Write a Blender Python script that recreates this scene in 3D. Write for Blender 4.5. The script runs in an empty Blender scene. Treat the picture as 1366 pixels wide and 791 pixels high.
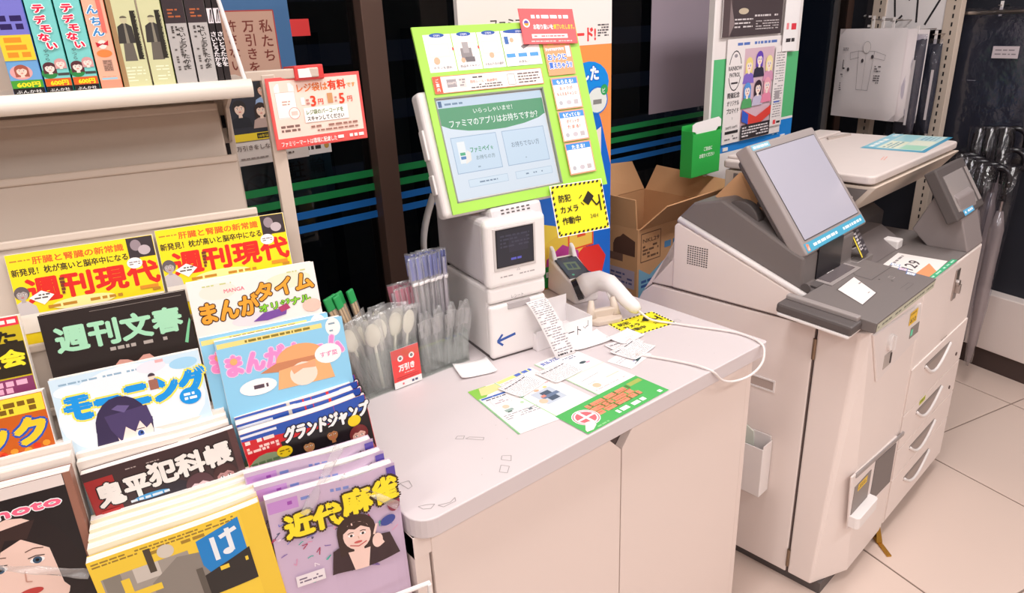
import bpy, bmesh, math, random
from mathutils import Matrix, Vector
random.seed(7)
SC = bpy.context.scene
COL = SC.collection
PI = math.pi
R = math.radians

# ------------------------------------------------------------------ camera
yaw, pit, rol = R(38.533), R(21.230), R(-2.625)
F = Vector((math.sin(yaw)*math.cos(pit), math.cos(yaw)*math.cos(pit), -math.sin(pit)))
r0 = Vector((math.cos(yaw), -math.sin(yaw), 0)); u0 = r0.cross(F)
rr = r0*math.cos(rol) + u0*math.sin(rol); uu = -r0*math.sin(rol) + u0*math.cos(rol)
cam = bpy.data.cameras.new('camera'); co = bpy.data.objects.new('camera', cam); COL.objects.link(co)
cm = Matrix.Identity(4)
for i in range(3):
    cm[i][0] = rr[i]; cm[i][1] = uu[i]; cm[i][2] = -F[i]
cm[0][3], cm[1][3], cm[2][3] = 0, 0, 1.5
co.matrix_world = cm
cam.sensor_width = 36; cam.lens = 936.9/1366*36; cam.clip_start = .02; cam.clip_end = 100
SC.camera = co

# ------------------------------------------------------------------ world, lights, exposure
w = bpy.data.worlds.new('night'); SC.world = w; w.use_nodes = True
w.node_tree.nodes['Background'].inputs[0].default_value = (.013, .014, .024, 1)
w.node_tree.nodes['Background'].inputs[1].default_value = 1
SC.view_settings.view_transform = 'Standard'; SC.view_settings.look = 'None'
SC.view_settings.gamma = 1; SC.view_settings.use_curve_mapping = False
SC.view_settings.exposure = 0.0
LIGHT_E = 19
LIGHT_C = (1, .968, .958)
def area(name, x, y, z, sx, sy, e, c=LIGHT_C):
    l = bpy.data.lights.new(name, 'AREA'); l.shape = 'RECTANGLE'; l.size = sx; l.size_y = sy; l.energy = e; l.color = c
    o = bpy.data.objects.new(name, l); o.location = (x, y, z); COL.objects.link(o); return o
LAMPS = [(-1.2, .55), (.5, .55), (2.2, .55), (3.9, .4), (-1.2, -1.1), (.5, -1.1), (2.2, -1.1), (3.9, -1.1), (.5, -2.8), (2.2, -2.8), (-1.2, -2.8)]
for x, y in LAMPS: area('fluorescent_light', x, y, 2.60, 1.2, .28, LIGHT_E)

# ------------------------------------------------------------------ helpers
def lin(h):
    if isinstance(h, tuple): return h
    h = h.lstrip('#'); o = []
    for i in (0, 2, 4):
        c = int(h[i:i+2], 16)/255
        o.append(c/12.92 if c <= .04045 else ((c+.055)/1.055)**2.4)
    return tuple(o)
MATS = {}
def mat(name, colr='#cccccc', rough=.5, spec=.5, metal=0, noise=0, nscale=20, bump=0, bscale=60, emit=None, alpha=1):
    if name in MATS: return MATS[name]
    m = bpy.data.materials.new(name); m.use_nodes = True; nt = m.node_tree; b = nt.nodes['Principled BSDF']
    c = (*lin(colr), 1)
    b.inputs['Base Color'].default_value = c; b.inputs['Roughness'].default_value = rough
    b.inputs['Specular IOR Level'].default_value = spec; b.inputs['Metallic'].default_value = metal
    tc = nt.nodes.new('ShaderNodeTexCoord')
    if noise:
        n = nt.nodes.new('ShaderNodeTexNoise'); n.inputs['Scale'].default_value = nscale; n.inputs['Detail'].default_value = 4
        nt.links.new(tc.outputs['Object'], n.inputs['Vector'])
        mr = nt.nodes.new('ShaderNodeMapRange'); mr.inputs[3].default_value = 1-noise; mr.inputs[4].default_value = 1+noise
        nt.links.new(n.outputs['Fac'], mr.inputs[0])
        mx = nt.nodes.new('ShaderNodeVectorMath'); mx.operation = 'SCALE'; mx.inputs[0].default_value = c[:3]
        nt.links.new(mr.outputs[0], mx.inputs['Scale']); nt.links.new(mx.outputs[0], b.inputs['Base Color'])
    if bump:
        n = nt.nodes.new('ShaderNodeTexNoise'); n.inputs['Scale'].default_value = bscale
        nt.links.new(tc.outputs['Object'], n.inputs['Vector'])
        bp = nt.nodes.new('ShaderNodeBump'); bp.inputs['Strength'].default_value = bump; bp.inputs['Distance'].default_value = .002
        nt.links.new(n.outputs['Fac'], bp.inputs['Height']); nt.links.new(bp.outputs[0], b.inputs['Normal'])
    if emit:
        b.inputs['Emission Color'].default_value = c; b.inputs['Emission Strength'].default_value = emit
    MATS[name] = m; return m
def clear_mat(name, tint, gloss=.06, rough=.05, body=0, bodycol='#ffffff', bump=0):
    """thin clear plastic or glass: transparency + a fresnel reflection, optional milky body"""
    m = bpy.data.materials.new(name); m.use_nodes = True; nt = m.node_tree; nt.nodes.clear(); N = nt.nodes.new; L = nt.links.new
    out = N('ShaderNodeOutputMaterial'); t = N('ShaderNodeBsdfTransparent'); t.inputs[0].default_value = (*lin(tint), 1)
    g = N('ShaderNodeBsdfGlossy'); g.inputs['Roughness'].default_value = rough
    fr = N('ShaderNodeFresnel'); ge = N('ShaderNodeNewGeometry'); mi = N('ShaderNodeMapRange')
    mi.inputs[3].default_value = 1.5; mi.inputs[4].default_value = 1/1.5; L(ge.outputs['Backfacing'], mi.inputs[0]); L(mi.outputs[0], fr.inputs[0])
    mx = N('ShaderNodeMixShader'); L(fr.outputs[0], mx.inputs[0])
    if gloss:
        ad = N('ShaderNodeMath'); ad.operation = 'ADD'; ad.inputs[1].default_value = gloss-.04; ad.use_clamp = True
        L(fr.outputs[0], ad.inputs[0]); L(ad.outputs[0], mx.inputs[0])
    base = t
    if body:
        d1 = N('ShaderNodeBsdfDiffuse'); d1.inputs[0].default_value = (*lin(bodycol), 1)
        d2 = N('ShaderNodeBsdfTranslucent'); d2.inputs[0].default_value = (*lin(bodycol), 1)
        d = N('ShaderNodeMixShader'); L(d1.outputs[0], d.inputs[1]); L(d2.outputs[0], d.inputs[2])
        m2 = N('ShaderNodeMixShader'); m2.inputs[0].default_value = body; L(t.outputs[0], m2.inputs[1]); L(d.outputs[0], m2.inputs[2]); base = m2
    if bump:
        tc = N('ShaderNodeTexCoord'); n = N('ShaderNodeTexNoise'); n.inputs['Scale'].default_value = bump; n.inputs['Detail'].default_value = 3
        L(tc.outputs['Object'], n.inputs['Vector'])
        bp = N('ShaderNodeBump'); bp.inputs['Strength'].default_value = 1; bp.inputs['Distance'].default_value = .006
        L(n.outputs['Fac'], bp.inputs['Height']); L(bp.outputs[0], g.inputs['Normal'])
    L(base.outputs[0], mx.inputs[1]); L(g.outputs[0], mx.inputs[2]); L(mx.outputs[0], out.inputs[0])
    MATS[name] = m; return m
def print_mat(name, rough, emit=0):
    m = bpy.data.materials.new(name); m.use_nodes = True; nt = m.node_tree; b = nt.nodes['Principled BSDF']
    a = nt.nodes.new('ShaderNodeAttribute'); a.attribute_name = 'Col'
    b.inputs['Roughness'].default_value = rough
    if emit:
        nt.links.new(a.outputs['Color'], b.inputs['Emission Color']); b.inputs['Emission Strength'].default_value = emit
        b.inputs['Base Color'].default_value = (.02, .02, .02, 1)
    else: nt.links.new(a.outputs['Color'], b.inputs['Base Color'])
    MATS[name] = m; return m

PAPER = print_mat('printed_paper', .55); GLOSSY = print_mat('glossy_print', .28); LCD = print_mat('lit_screen', .3, .92)
def pages_mat():
    m = bpy.data.materials.new('page_edges'); m.use_nodes = True; nt = m.node_tree; b = nt.nodes['Principled BSDF']; N = nt.nodes.new; L = nt.links.new
    tc = N('ShaderNodeTexCoord'); mp = N('ShaderNodeMapping'); mp.inputs['Scale'].default_value = (3, 900, 3); L(tc.outputs['Object'], mp.inputs[0])
    n = N('ShaderNodeTexNoise'); n.inputs['Scale'].default_value = 1; n.inputs['Detail'].default_value = 2; L(mp.outputs[0], n.inputs['Vector'])
    cr = N('ShaderNodeValToRGB'); cr.color_ramp.elements[0].position = .3; cr.color_ramp.elements[0].color = (*lin('#b9b0a8'), 1)
    cr.color_ramp.elements[1].position = .55; cr.color_ramp.elements[1].color = (*lin('#f3ece6'), 1)
    L(n.outputs['Fac'], cr.inputs[0]); L(cr.outputs[0], b.inputs['Base Color']); b.inputs['Roughness'].default_value = .8
    return m
PAGES = pages_mat()
WHITE = mat('white_plastic', '#efe9e7', .38, noise=.015, nscale=8)
CREAM = mat('cream_metal', '#d2c2b3', .42, noise=.02, nscale=6)
BODY = mat('warm_white_casing', '#efe2dc', .42, noise=.03, nscale=4, bump=.05, bscale=400)
DARKG = mat('dark_grey_plastic', '#756d6b', .5, bump=.15, bscale=900)
DARKG2 = mat('darker_grey_plastic', '#57504f', .5, bump=.1, bscale=900)
BLACK = mat('black_plastic', '#17151a', .3)
MATT = mat('matt_black', '#141318', .8)
TOP = mat('counter_laminate', '#d6cccd', .4, noise=.012, nscale=5)
DOOR = mat('beige_laminate', '#e9d9d1', .5, noise=.015, nscale=3)
SEAM = mat('seam_shadow_gap', '#5c4c48', .8)
BROWN = mat('bronze_frame', '#6b5248', .45, metal=.3)
CARD = mat('corrugated_cardboard', '#cd9c70', .85, noise=.05, nscale=10, bump=.2, bscale=150)
CARDIN = mat('cardboard_inside', '#8e6a54', .9, noise=.05, nscale=10)
STEEL = mat('metal_steel', '#b8b0ac', .3, metal=1)
BRASS = mat('metal_brass', '#c79a45', .25, metal=1)
ACRYL = clear_mat('clear_acrylic', '#fafcfb', .06, .03, .05, '#f4fff8')
BAG = clear_mat('cellophane_sleeve', '#ffffff', .05, .18, .2, '#ffffff', bump=30)
FILM = clear_mat('crinkled_film', '#f6f6fa', .045, .1, .012, '#e8e4ea', bump=22)
GLASS = clear_mat('window_glass', '#aab4b8', .05, .0)
NAVY = mat('navy_fabric', '#262a38', .6, noise=.15, nscale=12, bump=.4, bscale=25)

def tagp(o, **k):
    for a, b in k.items():
        if b: o[a] = b
def thing(name, label, cat, loc=(0, 0, 0), rz=0, rx=0, group=None, M=None, kind=None):
    o = bpy.data.objects.new(name, None); COL.objects.link(o); o.empty_display_size = .05
    if M is not None: o.matrix_world = M
    else: o.location = loc; o.rotation_euler = (rx, 0, rz)
    tagp(o, label=label, category=cat, group=group, kind=kind); return o
def dup(o, parent=None):
    c = o.copy(); COL.objects.link(c)
    if parent: c.parent = parent
    for ch in list(o.children): dup(ch, c)
    return c

class MB:
    def __init__(s): s.v = []; s.f = []; s.m = []
    def add(s, vs, fs, m=0):
        n = len(s.v); s.v += [tuple(x) for x in vs]; s.f += [tuple(i+n for i in f) for f in fs]; s.m += [m]*len(fs); return s
    def hexa(s, p, m=0):     # 4 bottom ccw, 4 top ccw
        return s.add(p, [(3, 2, 1, 0), (4, 5, 6, 7), (0, 1, 5, 4), (1, 2, 6, 5), (2, 3, 7, 6), (3, 0, 4, 7)], m)
    def box(s, x0, y0, z0, x1, y1, z1, m=0):
        return s.hexa([(x0, y0, z0), (x1, y0, z0), (x1, y1, z0), (x0, y1, z0), (x0, y0, z1), (x1, y0, z1), (x1, y1, z1), (x0, y1, z1)], m)
    def prism(s, pts, ax, a, b, m=0):
        n = len(pts)
        f3 = {'x': lambda p, t: (t, p[0], p[1]), 'y': lambda p, t: (p[0], t, p[1]), 'z': lambda p, t: (p[0], p[1], t)}[ax]
        vs = [f3(p, a) for p in pts] + [f3(p, b) for p in pts]
        fs = [tuple(range(n))[::-1], tuple(range(n, 2*n))] + [(i, (i+1) % n, n+(i+1) % n, n+i) for i in range(n)]
        return s.add(vs, fs, m)
    def tube(s, pts, r, n=8, m=0):
        pts = [Vector(p) for p in pts]; rs = r if isinstance(r, (list, tuple)) else [r]*len(pts)
        base = len(s.v); up = Vector((0, 0, 1)); vs = []
        t0 = (pts[1]-pts[0]).normalized()
        if abs(t0.dot(up)) > .95: up = Vector((1, 0, 0))
        a = t0.cross(up).normalized()
        for i, p in enumerate(pts):
            t = (pts[min(i+1, len(pts)-1)]-pts[max(i-1, 0)]).normalized()
            a = (a - t*a.dot(t)).normalized(); b = t.cross(a)
            for k in range(n):
                q = 2*PI*k/n; vs.append(p + (a*math.cos(q)+b*math.sin(q))*rs[i])
        fs = []
        for i in range(len(pts)-1):
            for k in range(n):
                fs.append((i*n+k, i*n+(k+1) % n, (i+1)*n+(k+1) % n, (i+1)*n+k))
        fs.append(tuple(range(n))[::-1]); fs.append(tuple((len(pts)-1)*n+k for k in range(n)))
        return s.add(vs, fs, m)
    def ell(s, c, rx, ry, rz, m=0, n=12, k=8):
        vs = [(c[0], c[1], c[2]-rz)]
        for i in range(1, k):
            a = -PI/2+PI*i/k
            for j in range(n):
                q = 2*PI*j/n; vs.append((c[0]+rx*math.cos(a)*math.cos(q), c[1]+ry*math.cos(a)*math.sin(q), c[2]+rz*math.sin(a)))
        vs.append((c[0], c[1], c[2]+rz)); L = len(vs)-1; fs = []
        for j in range(n): fs.append((0, 1+(j+1) % n, 1+j)); fs.append((L, L-n+j, L-n+(j+1) % n))
        for i in range(k-2):
            for j in range(n): fs.append((1+i*n+j, 1+i*n+(j+1) % n, 1+(i+1)*n+(j+1) % n, 1+(i+1)*n+j))
        return s.add(vs, fs, m)
    def cyl(s, c, r, h, n=20, m=0, axis='z'):
        d = {'x': (h, 0, 0), 'y': (0, h, 0), 'z': (0, 0, h)}[axis]
        return s.tube([c, (c[0]+d[0], c[1]+d[1], c[2]+d[2])], r, n, m)
    def grid(s, fn, nu, nv, m=0):
        vs = [fn(i/nu, j/nv) for j in range(nv+1) for i in range(nu+1)]
        fs = [(j*(nu+1)+i, j*(nu+1)+i+1, (j+1)*(nu+1)+i+1, (j+1)*(nu+1)+i) for j in range(nv) for i in range(nu)]
        return s.add(vs, fs, m)
    def sheet(s, fn, nu, nv, t=.0004, m=0):   # a thin closed curved sheet; fn(u,v)->Vector, thickness along -normal approx z
        top = [Vector(fn(i/nu, j/nv)) for j in range(nv+1) for i in range(nu+1)]
        W = nu+1
        nrm = []
        for j in range(nv+1):
            for i in range(W):
                a = top[j*W+min(i+1, nu)]-top[j*W+max(i-1, 0)]; b = top[min(j+1, nv)*W+i]-top[max(j-1, 0)*W+i]
                nrm.append(a.cross(b).normalized())
        bot = [p-q*t for p, q in zip(top, nrm)]; n = len(top)
        fs = []
        for j in range(nv):
            for i in range(nu):
                q = (j*W+i, j*W+i+1, (j+1)*W+i+1, (j+1)*W+i); fs.append(q); fs.append(tuple(n+x for x in q[::-1]))
        for i in range(nu): fs.append((i, n+i, n+i+1, i+1)); k = nv*W+i; fs.append((k+1, n+k+1, n+k, k))
        for j in range(nv): k = j*W; fs.append((k+W, n+k+W, n+k, k)); k = j*W+nu; fs.append((k, n+k, n+k+W, k+W))
        return s.add(top+bot, fs, m)
    def build(s, name, mats, parent=None, bevel=0, smooth=False, M=None, seg=2, **tags):
        me = bpy.data.meshes.new(name); me.from_pydata(s.v, [], s.f)
        for m in (mats if isinstance(mats, (list, tuple)) else [mats]): me.materials.append(m)
        me.polygons.foreach_set('material_index', s.m); me.update()
        bm = bmesh.new(); bm.from_mesh(me); bmesh.ops.recalc_face_normals(bm, faces=bm.faces); bm.to_mesh(me); bm.free()
        if smooth:
            me.polygons.foreach_set('use_smooth', [True]*len(me.polygons)); me.update()
        o = bpy.data.objects.new(name, me); COL.objects.link(o)
        if parent: o.parent = parent
        if M is not None: o.matrix_local = M
        if bevel:
            b = o.modifiers.new('bevel', 'BEVEL'); b.width = bevel; b.segments = seg; b.limit_method = 'ANGLE'; b.angle_limit = R(35)
        tagp(o, **tags); return o

def axes(o, U, V, N=None):
    U = Vector(U).normalized(); V = Vector(V); V = (V-U*V.dot(U)).normalized(); N = U.cross(V)
    m = Matrix.Identity(4)
    for i in range(3): m[i][0] = U[i]; m[i][1] = V[i]; m[i][2] = N[i]; m[i][3] = o[i]
    return m
FRONT = lambda x=0, y=0, z=0: axes((x, y, z), (1, 0, 0), (0, 0, 1))      # faces -y
LEFT = lambda x=0, y=0, z=0: axes((x, y, z), (0, -1, 0), (0, 0, 1))      # faces -x
FLAT = lambda x=0, y=0, z=0, a=0: axes((x, y, z), (math.cos(a), math.sin(a), 0), (-math.sin(a), math.cos(a), 0))
_G = {}
def glyph(t, off=0):
    k = (t, off)
    if k in _G: return _G[k]
    c = bpy.data.curves.new('t', 'FONT'); c.body = t; c.size = 1; c.offset = off; c.resolution_u = 2; c.fill_mode = 'BOTH'
    o = bpy.data.objects.new('t', c); m = o.to_mesh()
    v = [tuple(x.co) for x in m.vertices]; p = [tuple(x.vertices) for x in m.polygons]
    o.to_mesh_clear(); bpy.data.objects.remove(o); bpy.data.curves.remove(c)
    _G[k] = (v, p); return _G[k]
class Art:
    """flat print, in millimetres; u to the right, v up; each call lies a hair above the one before"""
    def __init__(s, dz=.05): s.v = []; s.f = []; s.c = []; s.L = 0; s.dz = dz
    def _a(s, vs, fs, col):
        s.L += 1; z = s.L*s.dz; n = len(s.v); s.v += [(a, b, z) for a, b in vs]; s.f += [tuple(n+i for i in f) for f in fs]; s.c += [lin(col)]*len(fs); return s
    def rect(s, a, b, c, d, col, step=25):
        a, c = min(a, c), max(a, c); b, d = min(b, d), max(b, d)
        nu = max(1, int((c-a)/step)); nv = 1
        vs = [(a+(c-a)*i/nu, b+(d-b)*j) for j in (0, 1) for i in range(nu+1)]
        return s._a(vs, [(i, i+1, nu+2+i, nu+1+i) for i in range(nu)], col)
    def poly(s, pts, col): return s._a(pts, [tuple(range(len(pts)))], col)
    def ell(s, cu, cv, ru, rv, col, n=20, a=0, b=2*PI):
        full = abs(b-a-2*PI) < 1e-6; k = n if full else n+1
        pts = [(cu+ru*math.cos(a+(b-a)*i/n), cv+rv*math.sin(a+(b-a)*i/n)) for i in range(k)]
        return s.poly(pts, col)
    def line(s, pts, w, col):
        for (a, b), (c, d) in zip(pts, pts[1:]):
            l = math.hypot(c-a, d-b) or 1; x, y = -(d-b)/l*w/2, (c-a)/l*w/2
            s._a([(a+x, b+y), (a-x, b-y), (c-x, d-y), (c+x, d+y)], [(0, 1, 2, 3)], col); s.L -= 1
        s.L += 1; return s
    def text(s, t, u, v, h, col, W=None, al='l', bold=.02, out=None, ow=.06, rot=0, shear=0):
        """h: cap height box in mm (1 em); W: fitted width"""
        vs, fs = glyph(t)
        if not vs: return s
        x0 = min(p[0] for p in vs); x1 = max(p[0] for p in vs); sx = h
        if W: sx = W/(x1-x0)
        wid = (x1-x0)*sx; du = {'l': 0, 'c': -wid/2, 'r': -wid}[al]
        ca, sa = math.cos(rot), math.sin(rot); pts = []
        for p in vs:
            X = (p[0]-x0)*sx+du; Y = p[1]*h*.98; X += shear*Y; pts.append((u+X*ca-Y*sa, v+X*sa+Y*ca))
        n = len(pts)
        def copies(rad, k, cl):
            for i in range(k):
                a = 2*PI*(i+.5)/k; dx, dy = (rad*math.cos(a), rad*math.sin(a)) if rad else (0, 0)
                s._a([(x+dx, y+dy) for x, y in pts], fs, cl); s.L -= .75
            s.L += .75
        if out: copies(ow*h, 10, out)
        if bold > 0 and h > 7: copies(bold*h*.9, 4 if bold < .045 else 6, col)
        else: copies(0, 1, col)
        return s
    def vtext(s, t, u, v, h, col, pitch=1.05, **k):
        for i, ch in enumerate(t): s.text(ch, u, v-h-i*h*pitch, h, col, al='c', **k); s.L -= 1
        s.L += 1; return s
    def dashes(s, a, b, c, d, n, col, fill=.5, seed=0):
        """rows of small marks standing for print too small to read in the photograph"""
        rg = random.Random(seed+int(a*7+b*13)); h = (d-b)/n
        vs = []; fs = []
        for i in range(n):
            y = b+i*h; x = a
            while x < c-h*.3:
                l = rg.uniform(.5, 2.2)*h; l = min(l, c-x)
                if rg.random() < .85:
                    k = len(vs); vs += [(x, y+h*.5*(1-fill)), (x+l, y+h*.5*(1-fill)), (x+l, y+h*.5*(1+fill)), (x, y+h*.5*(1+fill))]; fs.append((k, k+1, k+2, k+3))
                x += l+h*.35
        return s._a(vs, fs, col) if fs else s
    def frame(s, a, b, c, d, w, col):
        return s.line([(a, b), (c, b), (c, d), (a, d), (a, b)], w, col)
    def face(s, cu, cv, r, skin='#f2cfbd', hair='#2e2220', long=True, body=None, anime=False):
        if body: s.poly([(cu-r*1.9, cv-r*3.2), (cu+r*1.9, cv-r*3.2), (cu+r*1.5, cv-r*1.7), (cu+r*.4, cv-r*1.2), (cu-r*.4, cv-r*1.2), (cu-r*1.5, cv-r*1.7)], body)
        s.ell(cu, cv+r*.25, r*1.2, r*1.25, hair)
        if long: s.poly([(cu-r*1.2, cv+r*.2), (cu-r*1.15, cv-r*1.4), (cu-r*.5, cv-r*1.3), (cu+r*.5, cv-r*1.3), (cu+r*1.15, cv-r*1.4), (cu+r*1.2, cv+r*.2)], hair)
        s.poly([(cu-r*.28, cv-r*.7), (cu+r*.28, cv-r*.7), (cu+r*.35, cv-r*1.5), (cu-r*.35, cv-r*1.5)], skin)
        s.ell(cu, cv-r*.05, r*.86, r*1.02, skin)
        s.ell(cu, cv+r*.72, r*.9, r*.48, hair, a=0, b=PI)
        s.poly([(cu-r*.9, cv+r*.75), (cu-r*.88, cv+r*.2), (cu-r*.45, cv+r*.55), (cu-r*.1, cv+r*.42), (cu+r*.3, cv+r*.6), (cu+r*.88, cv+r*.2), (cu+r*.9, cv+r*.75)], hair)
        for q in (-1, 1):
            if anime: s.ell(cu+q*r*.36, cv, r*.17, r*.22, '#ffffff', 10); s.ell(cu+q*r*.36, cv-r*.02, r*.12, r*.18, '#3d56a8', 10)
            else: s.ell(cu+q*r*.36, cv+r*.02, r*.2, r*.09, '#ffffff', 10); s.ell(cu+q*r*.36, cv+r*.02, r*.09, r*.09, '#2a1c18', 8)
            s.line([(cu+q*r*.2, cv+r*.22), (cu+q*r*.38, cv+r*.25), (cu+q*r*.56, cv+r*.17)], r*.05, hair)
        s.line([(cu+r*.04, cv-r*.1), (cu+r*.08, cv-r*.3)], r*.05, '#d9a892')
        s.ell(cu, cv-r*.52, r*.26, r*.09, '#d0605c', 10)
        return s
    def build(s, name, parent, m=None, M=None, warp=None, scale=.001, cut='', **tags):
        me = bpy.data.meshes.new(name)
        vs = [(x*scale, y*scale, z*scale) for x, y, z in s.v]
        me.from_pydata(vs, [], s.f)
        me.materials.append(m or PAPER)
        a = me.color_attributes.new('Col', 'FLOAT_COLOR', 'CORNER')
        buf = []
        for f, c in zip(s.f, s.c): buf += [c[0], c[1], c[2], 1.0]*len(f)
        a.data.foreach_set('color', buf); me.update()
        if warp:
            if cut:
                bm = bmesh.new(); bm.from_mesh(me)
                for ax in cut:
                    k = 0 if ax in 'x' else 1; lo = min(v.co[k] for v in bm.verts); hi = max(v.co[k] for v in bm.verts)
                    q = lo+.009
                    while q < hi:
                        c = [0, 0, 0]; c[k] = q; n = [0, 0, 0]; n[k] = 1
                        bmesh.ops.bisect_plane(bm, geom=bm.verts[:]+bm.edges[:]+bm.faces[:], plane_co=c, plane_no=n, dist=1e-6); q += .009
                bm.to_mesh(me); bm.free()
            for v in me.vertices: v.co = warp(*v.co)
            me.update()
        o = bpy.data.objects.new(name, me); COL.objects.link(o); o.parent = parent
        if M is not None: o.matrix_local = M
        tagp(o, **tags); return o

# ================================================================== SETTING
RZ = R(-13.24); tx, ty = math.cos(RZ), math.sin(RZ)
def rack(x, y, z): return (x*tx-y*ty, x*ty+y*tx, z)
FLOORM = mat('floor_tile_vinyl', '#d8c3b7', .28, noise=.03, nscale=2.2, bump=.03, bscale=300)
GROUT = mat('floor_joint', '#8d7a70', .8)
fl = MB().box(-3.4, -5.2, -.1, 6.2, 1.9, -.004).build('floor', GROUT, kind='structure')
base = MB().box(.0028, .0028, -.004, .5972, .5972, .0).build('floor_tile', FLOORM, fl, bevel=.0012, seg=1)
first = True
for i in range(-2, 9):
    for j in range(-6, 4):
        if i < 0 and j > 1: continue
        o = base if first else base.copy()
        if not first: COL.objects.link(o); o.parent = fl
        first = False
        x, y = 1.62+.6*(i-2), 1.352+.6*(j-1)
        o.location = (x*tx-y*ty, x*ty+y*tx, 0); o.rotation_euler = (0, 0, RZ)
WALLM = mat('painted_wall', '#e2d8d2', .8, noise=.02)
MB().box(-3.4, -5.2, 2.7, 6.2, 1.9, 2.8).build('ceiling', WALLM, kind='structure')
MB().box(-3.5, -5.2, 0, -3.4, 1.9, 2.7).build('wall_left', WALLM, kind='structure')
MB().box(6.2, -5.2, 0, 6.3, 1.9, 2.7).build('wall_right', WALLM, kind='structure')
MB().box(-3.4, -5.3, 0, 6.2, -5.2, 2.7).build('wall_back', WALLM, kind='structure')
MB().box(-3.4, 1.78, 0, 6.2, 1.9, .42).build('wall_front', mat('window_sill_wall', '#3a3432', .7), kind='structure')
MB().box(-3.4, 1.78, 2.35, 6.2, 1.9, 2.7).build('wall_front_head', WALLM, kind='structure')
MB().box(-3.4, 1.76, .0, 6.2, 1.78, .08).build('baseboard_front', MATT, kind='structure')
# shop window: panes between bronze posts, striped film on the glass
posts = [(-3.4, -3.33), (-1.25, -1.185), (.955, 1.02), (3.62, 3.685), (5.6, 5.665)]
for i, (a, b) in enumerate(posts):
    MB().box(a, 1.775, .42, b, 1.865, 2.35).build('trim_%d' % (i+1), BROWN, kind='structure', bevel=.002)
SG = mat('green_film', '#1f8a4a', .35); SB = mat('blue_film', '#1f6fc0', .35)
for i in range(4):
    a, b = posts[i][1], posts[i+1][0]
    wn = MB().box(a, 1.815, .45, b, 1.823, 2.32).build('window_%d' % (i+1), GLASS, kind='structure')
    MB().box(a, 1.80, .42, b, 1.85, .46).box(a, 1.80, 2.31, b, 1.85, 2.35).build('window_frame', BROWN, wn)
    if i == 3: continue
    for k, (z, m) in enumerate(((1.118, SG), (1.078, SG), (1.036, SB), (.998, SB))):
        MB().box(a, 1.8125, z-.010, min(b, 2.9), 1.8145, z+.010).build('stripe', m, wn)
# outside, night
MB().box(-8, 2.0, -.3, 10, 8, -.2).build('ground_outside', mat('asphalt_night', '#3a3a40', .9, noise=.2), kind='structure')
NB = Art().rect(0, 0, 260, 150, '#8fa6b4').text('駐', 130, 76, 52, '#39404a').text('輪', 196, 82, 46, '#5a626c').dashes(150, 52, 240, 68, 1, '#59616c', .7)
NB.ell(48, 62, 40, 40, '#4a5560').ell(48, 62, 34, 34, '#8fa6b4').line([(20, 40), (76, 84)], 5, '#4a5560').line([(20, 84), (76, 40)], 5, '#4a5560')
t = thing('parking_notice', 'faded blue parking notice with a wheel symbol outside the dark window', 'sign', (.60, 1.872, 1.10))
MB().box(0, 0, -.045, .26, .006, .11).build('board', mat('notice_board', '#8fa6b4', .7), t)
NB.build('print', t, PAPER, FRONT(0, -.0005, -.045))
# dim hedge / shapes outside for depth
t = thing('outdoor_shelter', 'dark ribbed shelter seen dimly through the shop window', 'shelter', (1.3, 3.2, -.2))
for k in range(9): MB().box(0, 0, .25+.28*k, 3.2, .05, .43+.28*k).build('panel', mat('dark_cladding', '#2c2a30', .7), t)
for k in range(3): MB().box(-.05+1.6*k, -.06, 0, .03+1.6*k, 0, 2.8).build('post', mat('dark_cladding2', '#3a3a44', .6), t)

# ================================================================== MAGAZINE RACK
rk = thing('magazine_rack', 'cream metal tiered magazine rack with a shelf above, at the left', 'rack', (0, 0, 0), RZ)
TAU = R(12); ct_, st_ = math.cos(TAU), math.sin(TAU)
def plate(y, z, x0, x1, h=.20):
    M = Matrix.Translation((0, y, z)) @ Matrix.Rotation(-TAU, 4, 'X')
    MB().box(x0, .001, -h, x1, .006, 0).box(x0, -.004, -.012, x1, .001, 0).build('display_plate', CREAM, rk, bevel=.0025, M=M)
plate(1.25, 1.402, -.95, .085); plate(1.195, 1.327, -.95, .096); plate(1.137, 1.252, -.95, .106)
for y, z in ((1.078, 1.178), (1.052, 1.09), (1.018, 1.0), (.945, .93)): plate(y+.004, z-.06, -.95, .15, .14)
# ledges under each tier
for y, z in ((1.127, 1.24), (1.072, 1.165), (1.045, 1.095), (.99, 1.01), (.935, .94)):
    zb = z-.257*ct_; yb = y-.257*st_
    MB().box(-.95, yb-.055, zb-.012, .14, yb+.012, zb-.002).build('ledge', CREAM, rk)
MB().box(-.95, .80, .02, .11, 1.2, .58).build('plinth', CREAM, rk, bevel=.004)
MB().box(-.95, 1.29, .02, .105, 1.31, 1.75).build('back_panel', CREAM, rk)
MB().box(.082, 1.27, .02, .104, 1.292, 1.445).build('upright', CREAM, rk, bevel=.001)
s = MB()
for k in range(5): s.box(.088, 1.2685, 1.405-.045*k, .094, 1.2705, 1.425-.045*k)
s.build('slot', MATT, rk)
sh = MB().box(-.95, 1.10, 1.421, .124, 1.29, 1.441).build('shelf_board', CREAM, rk)
MB().tube([(-.95, 1.098, 1.4305), (.125, 1.098, 1.4305)], .0128, 14).build('shelf_lip', mat('cream_gloss', '#ece2d6', .3), rk, smooth=True, label='rounded pale front lip of the shelf')
MB().prism([(1.12, 1.42), (1.285, 1.42), (1.285, 1.33), (1.262, 1.34), (1.215, 1.395)], 'x', .094, .099).build('shelf_bracket', CREAM, rk)
MB().tube([(.118, 1.103, 1.44), (.094, 1.115, 1.60)], .0028, 8).build('rod', WHITE, rk)
MB().box(.146, 1.150, .9, .166, 1.172, 1.444).build('sign_post', CREAM, rk, bevel=.0015)
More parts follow.
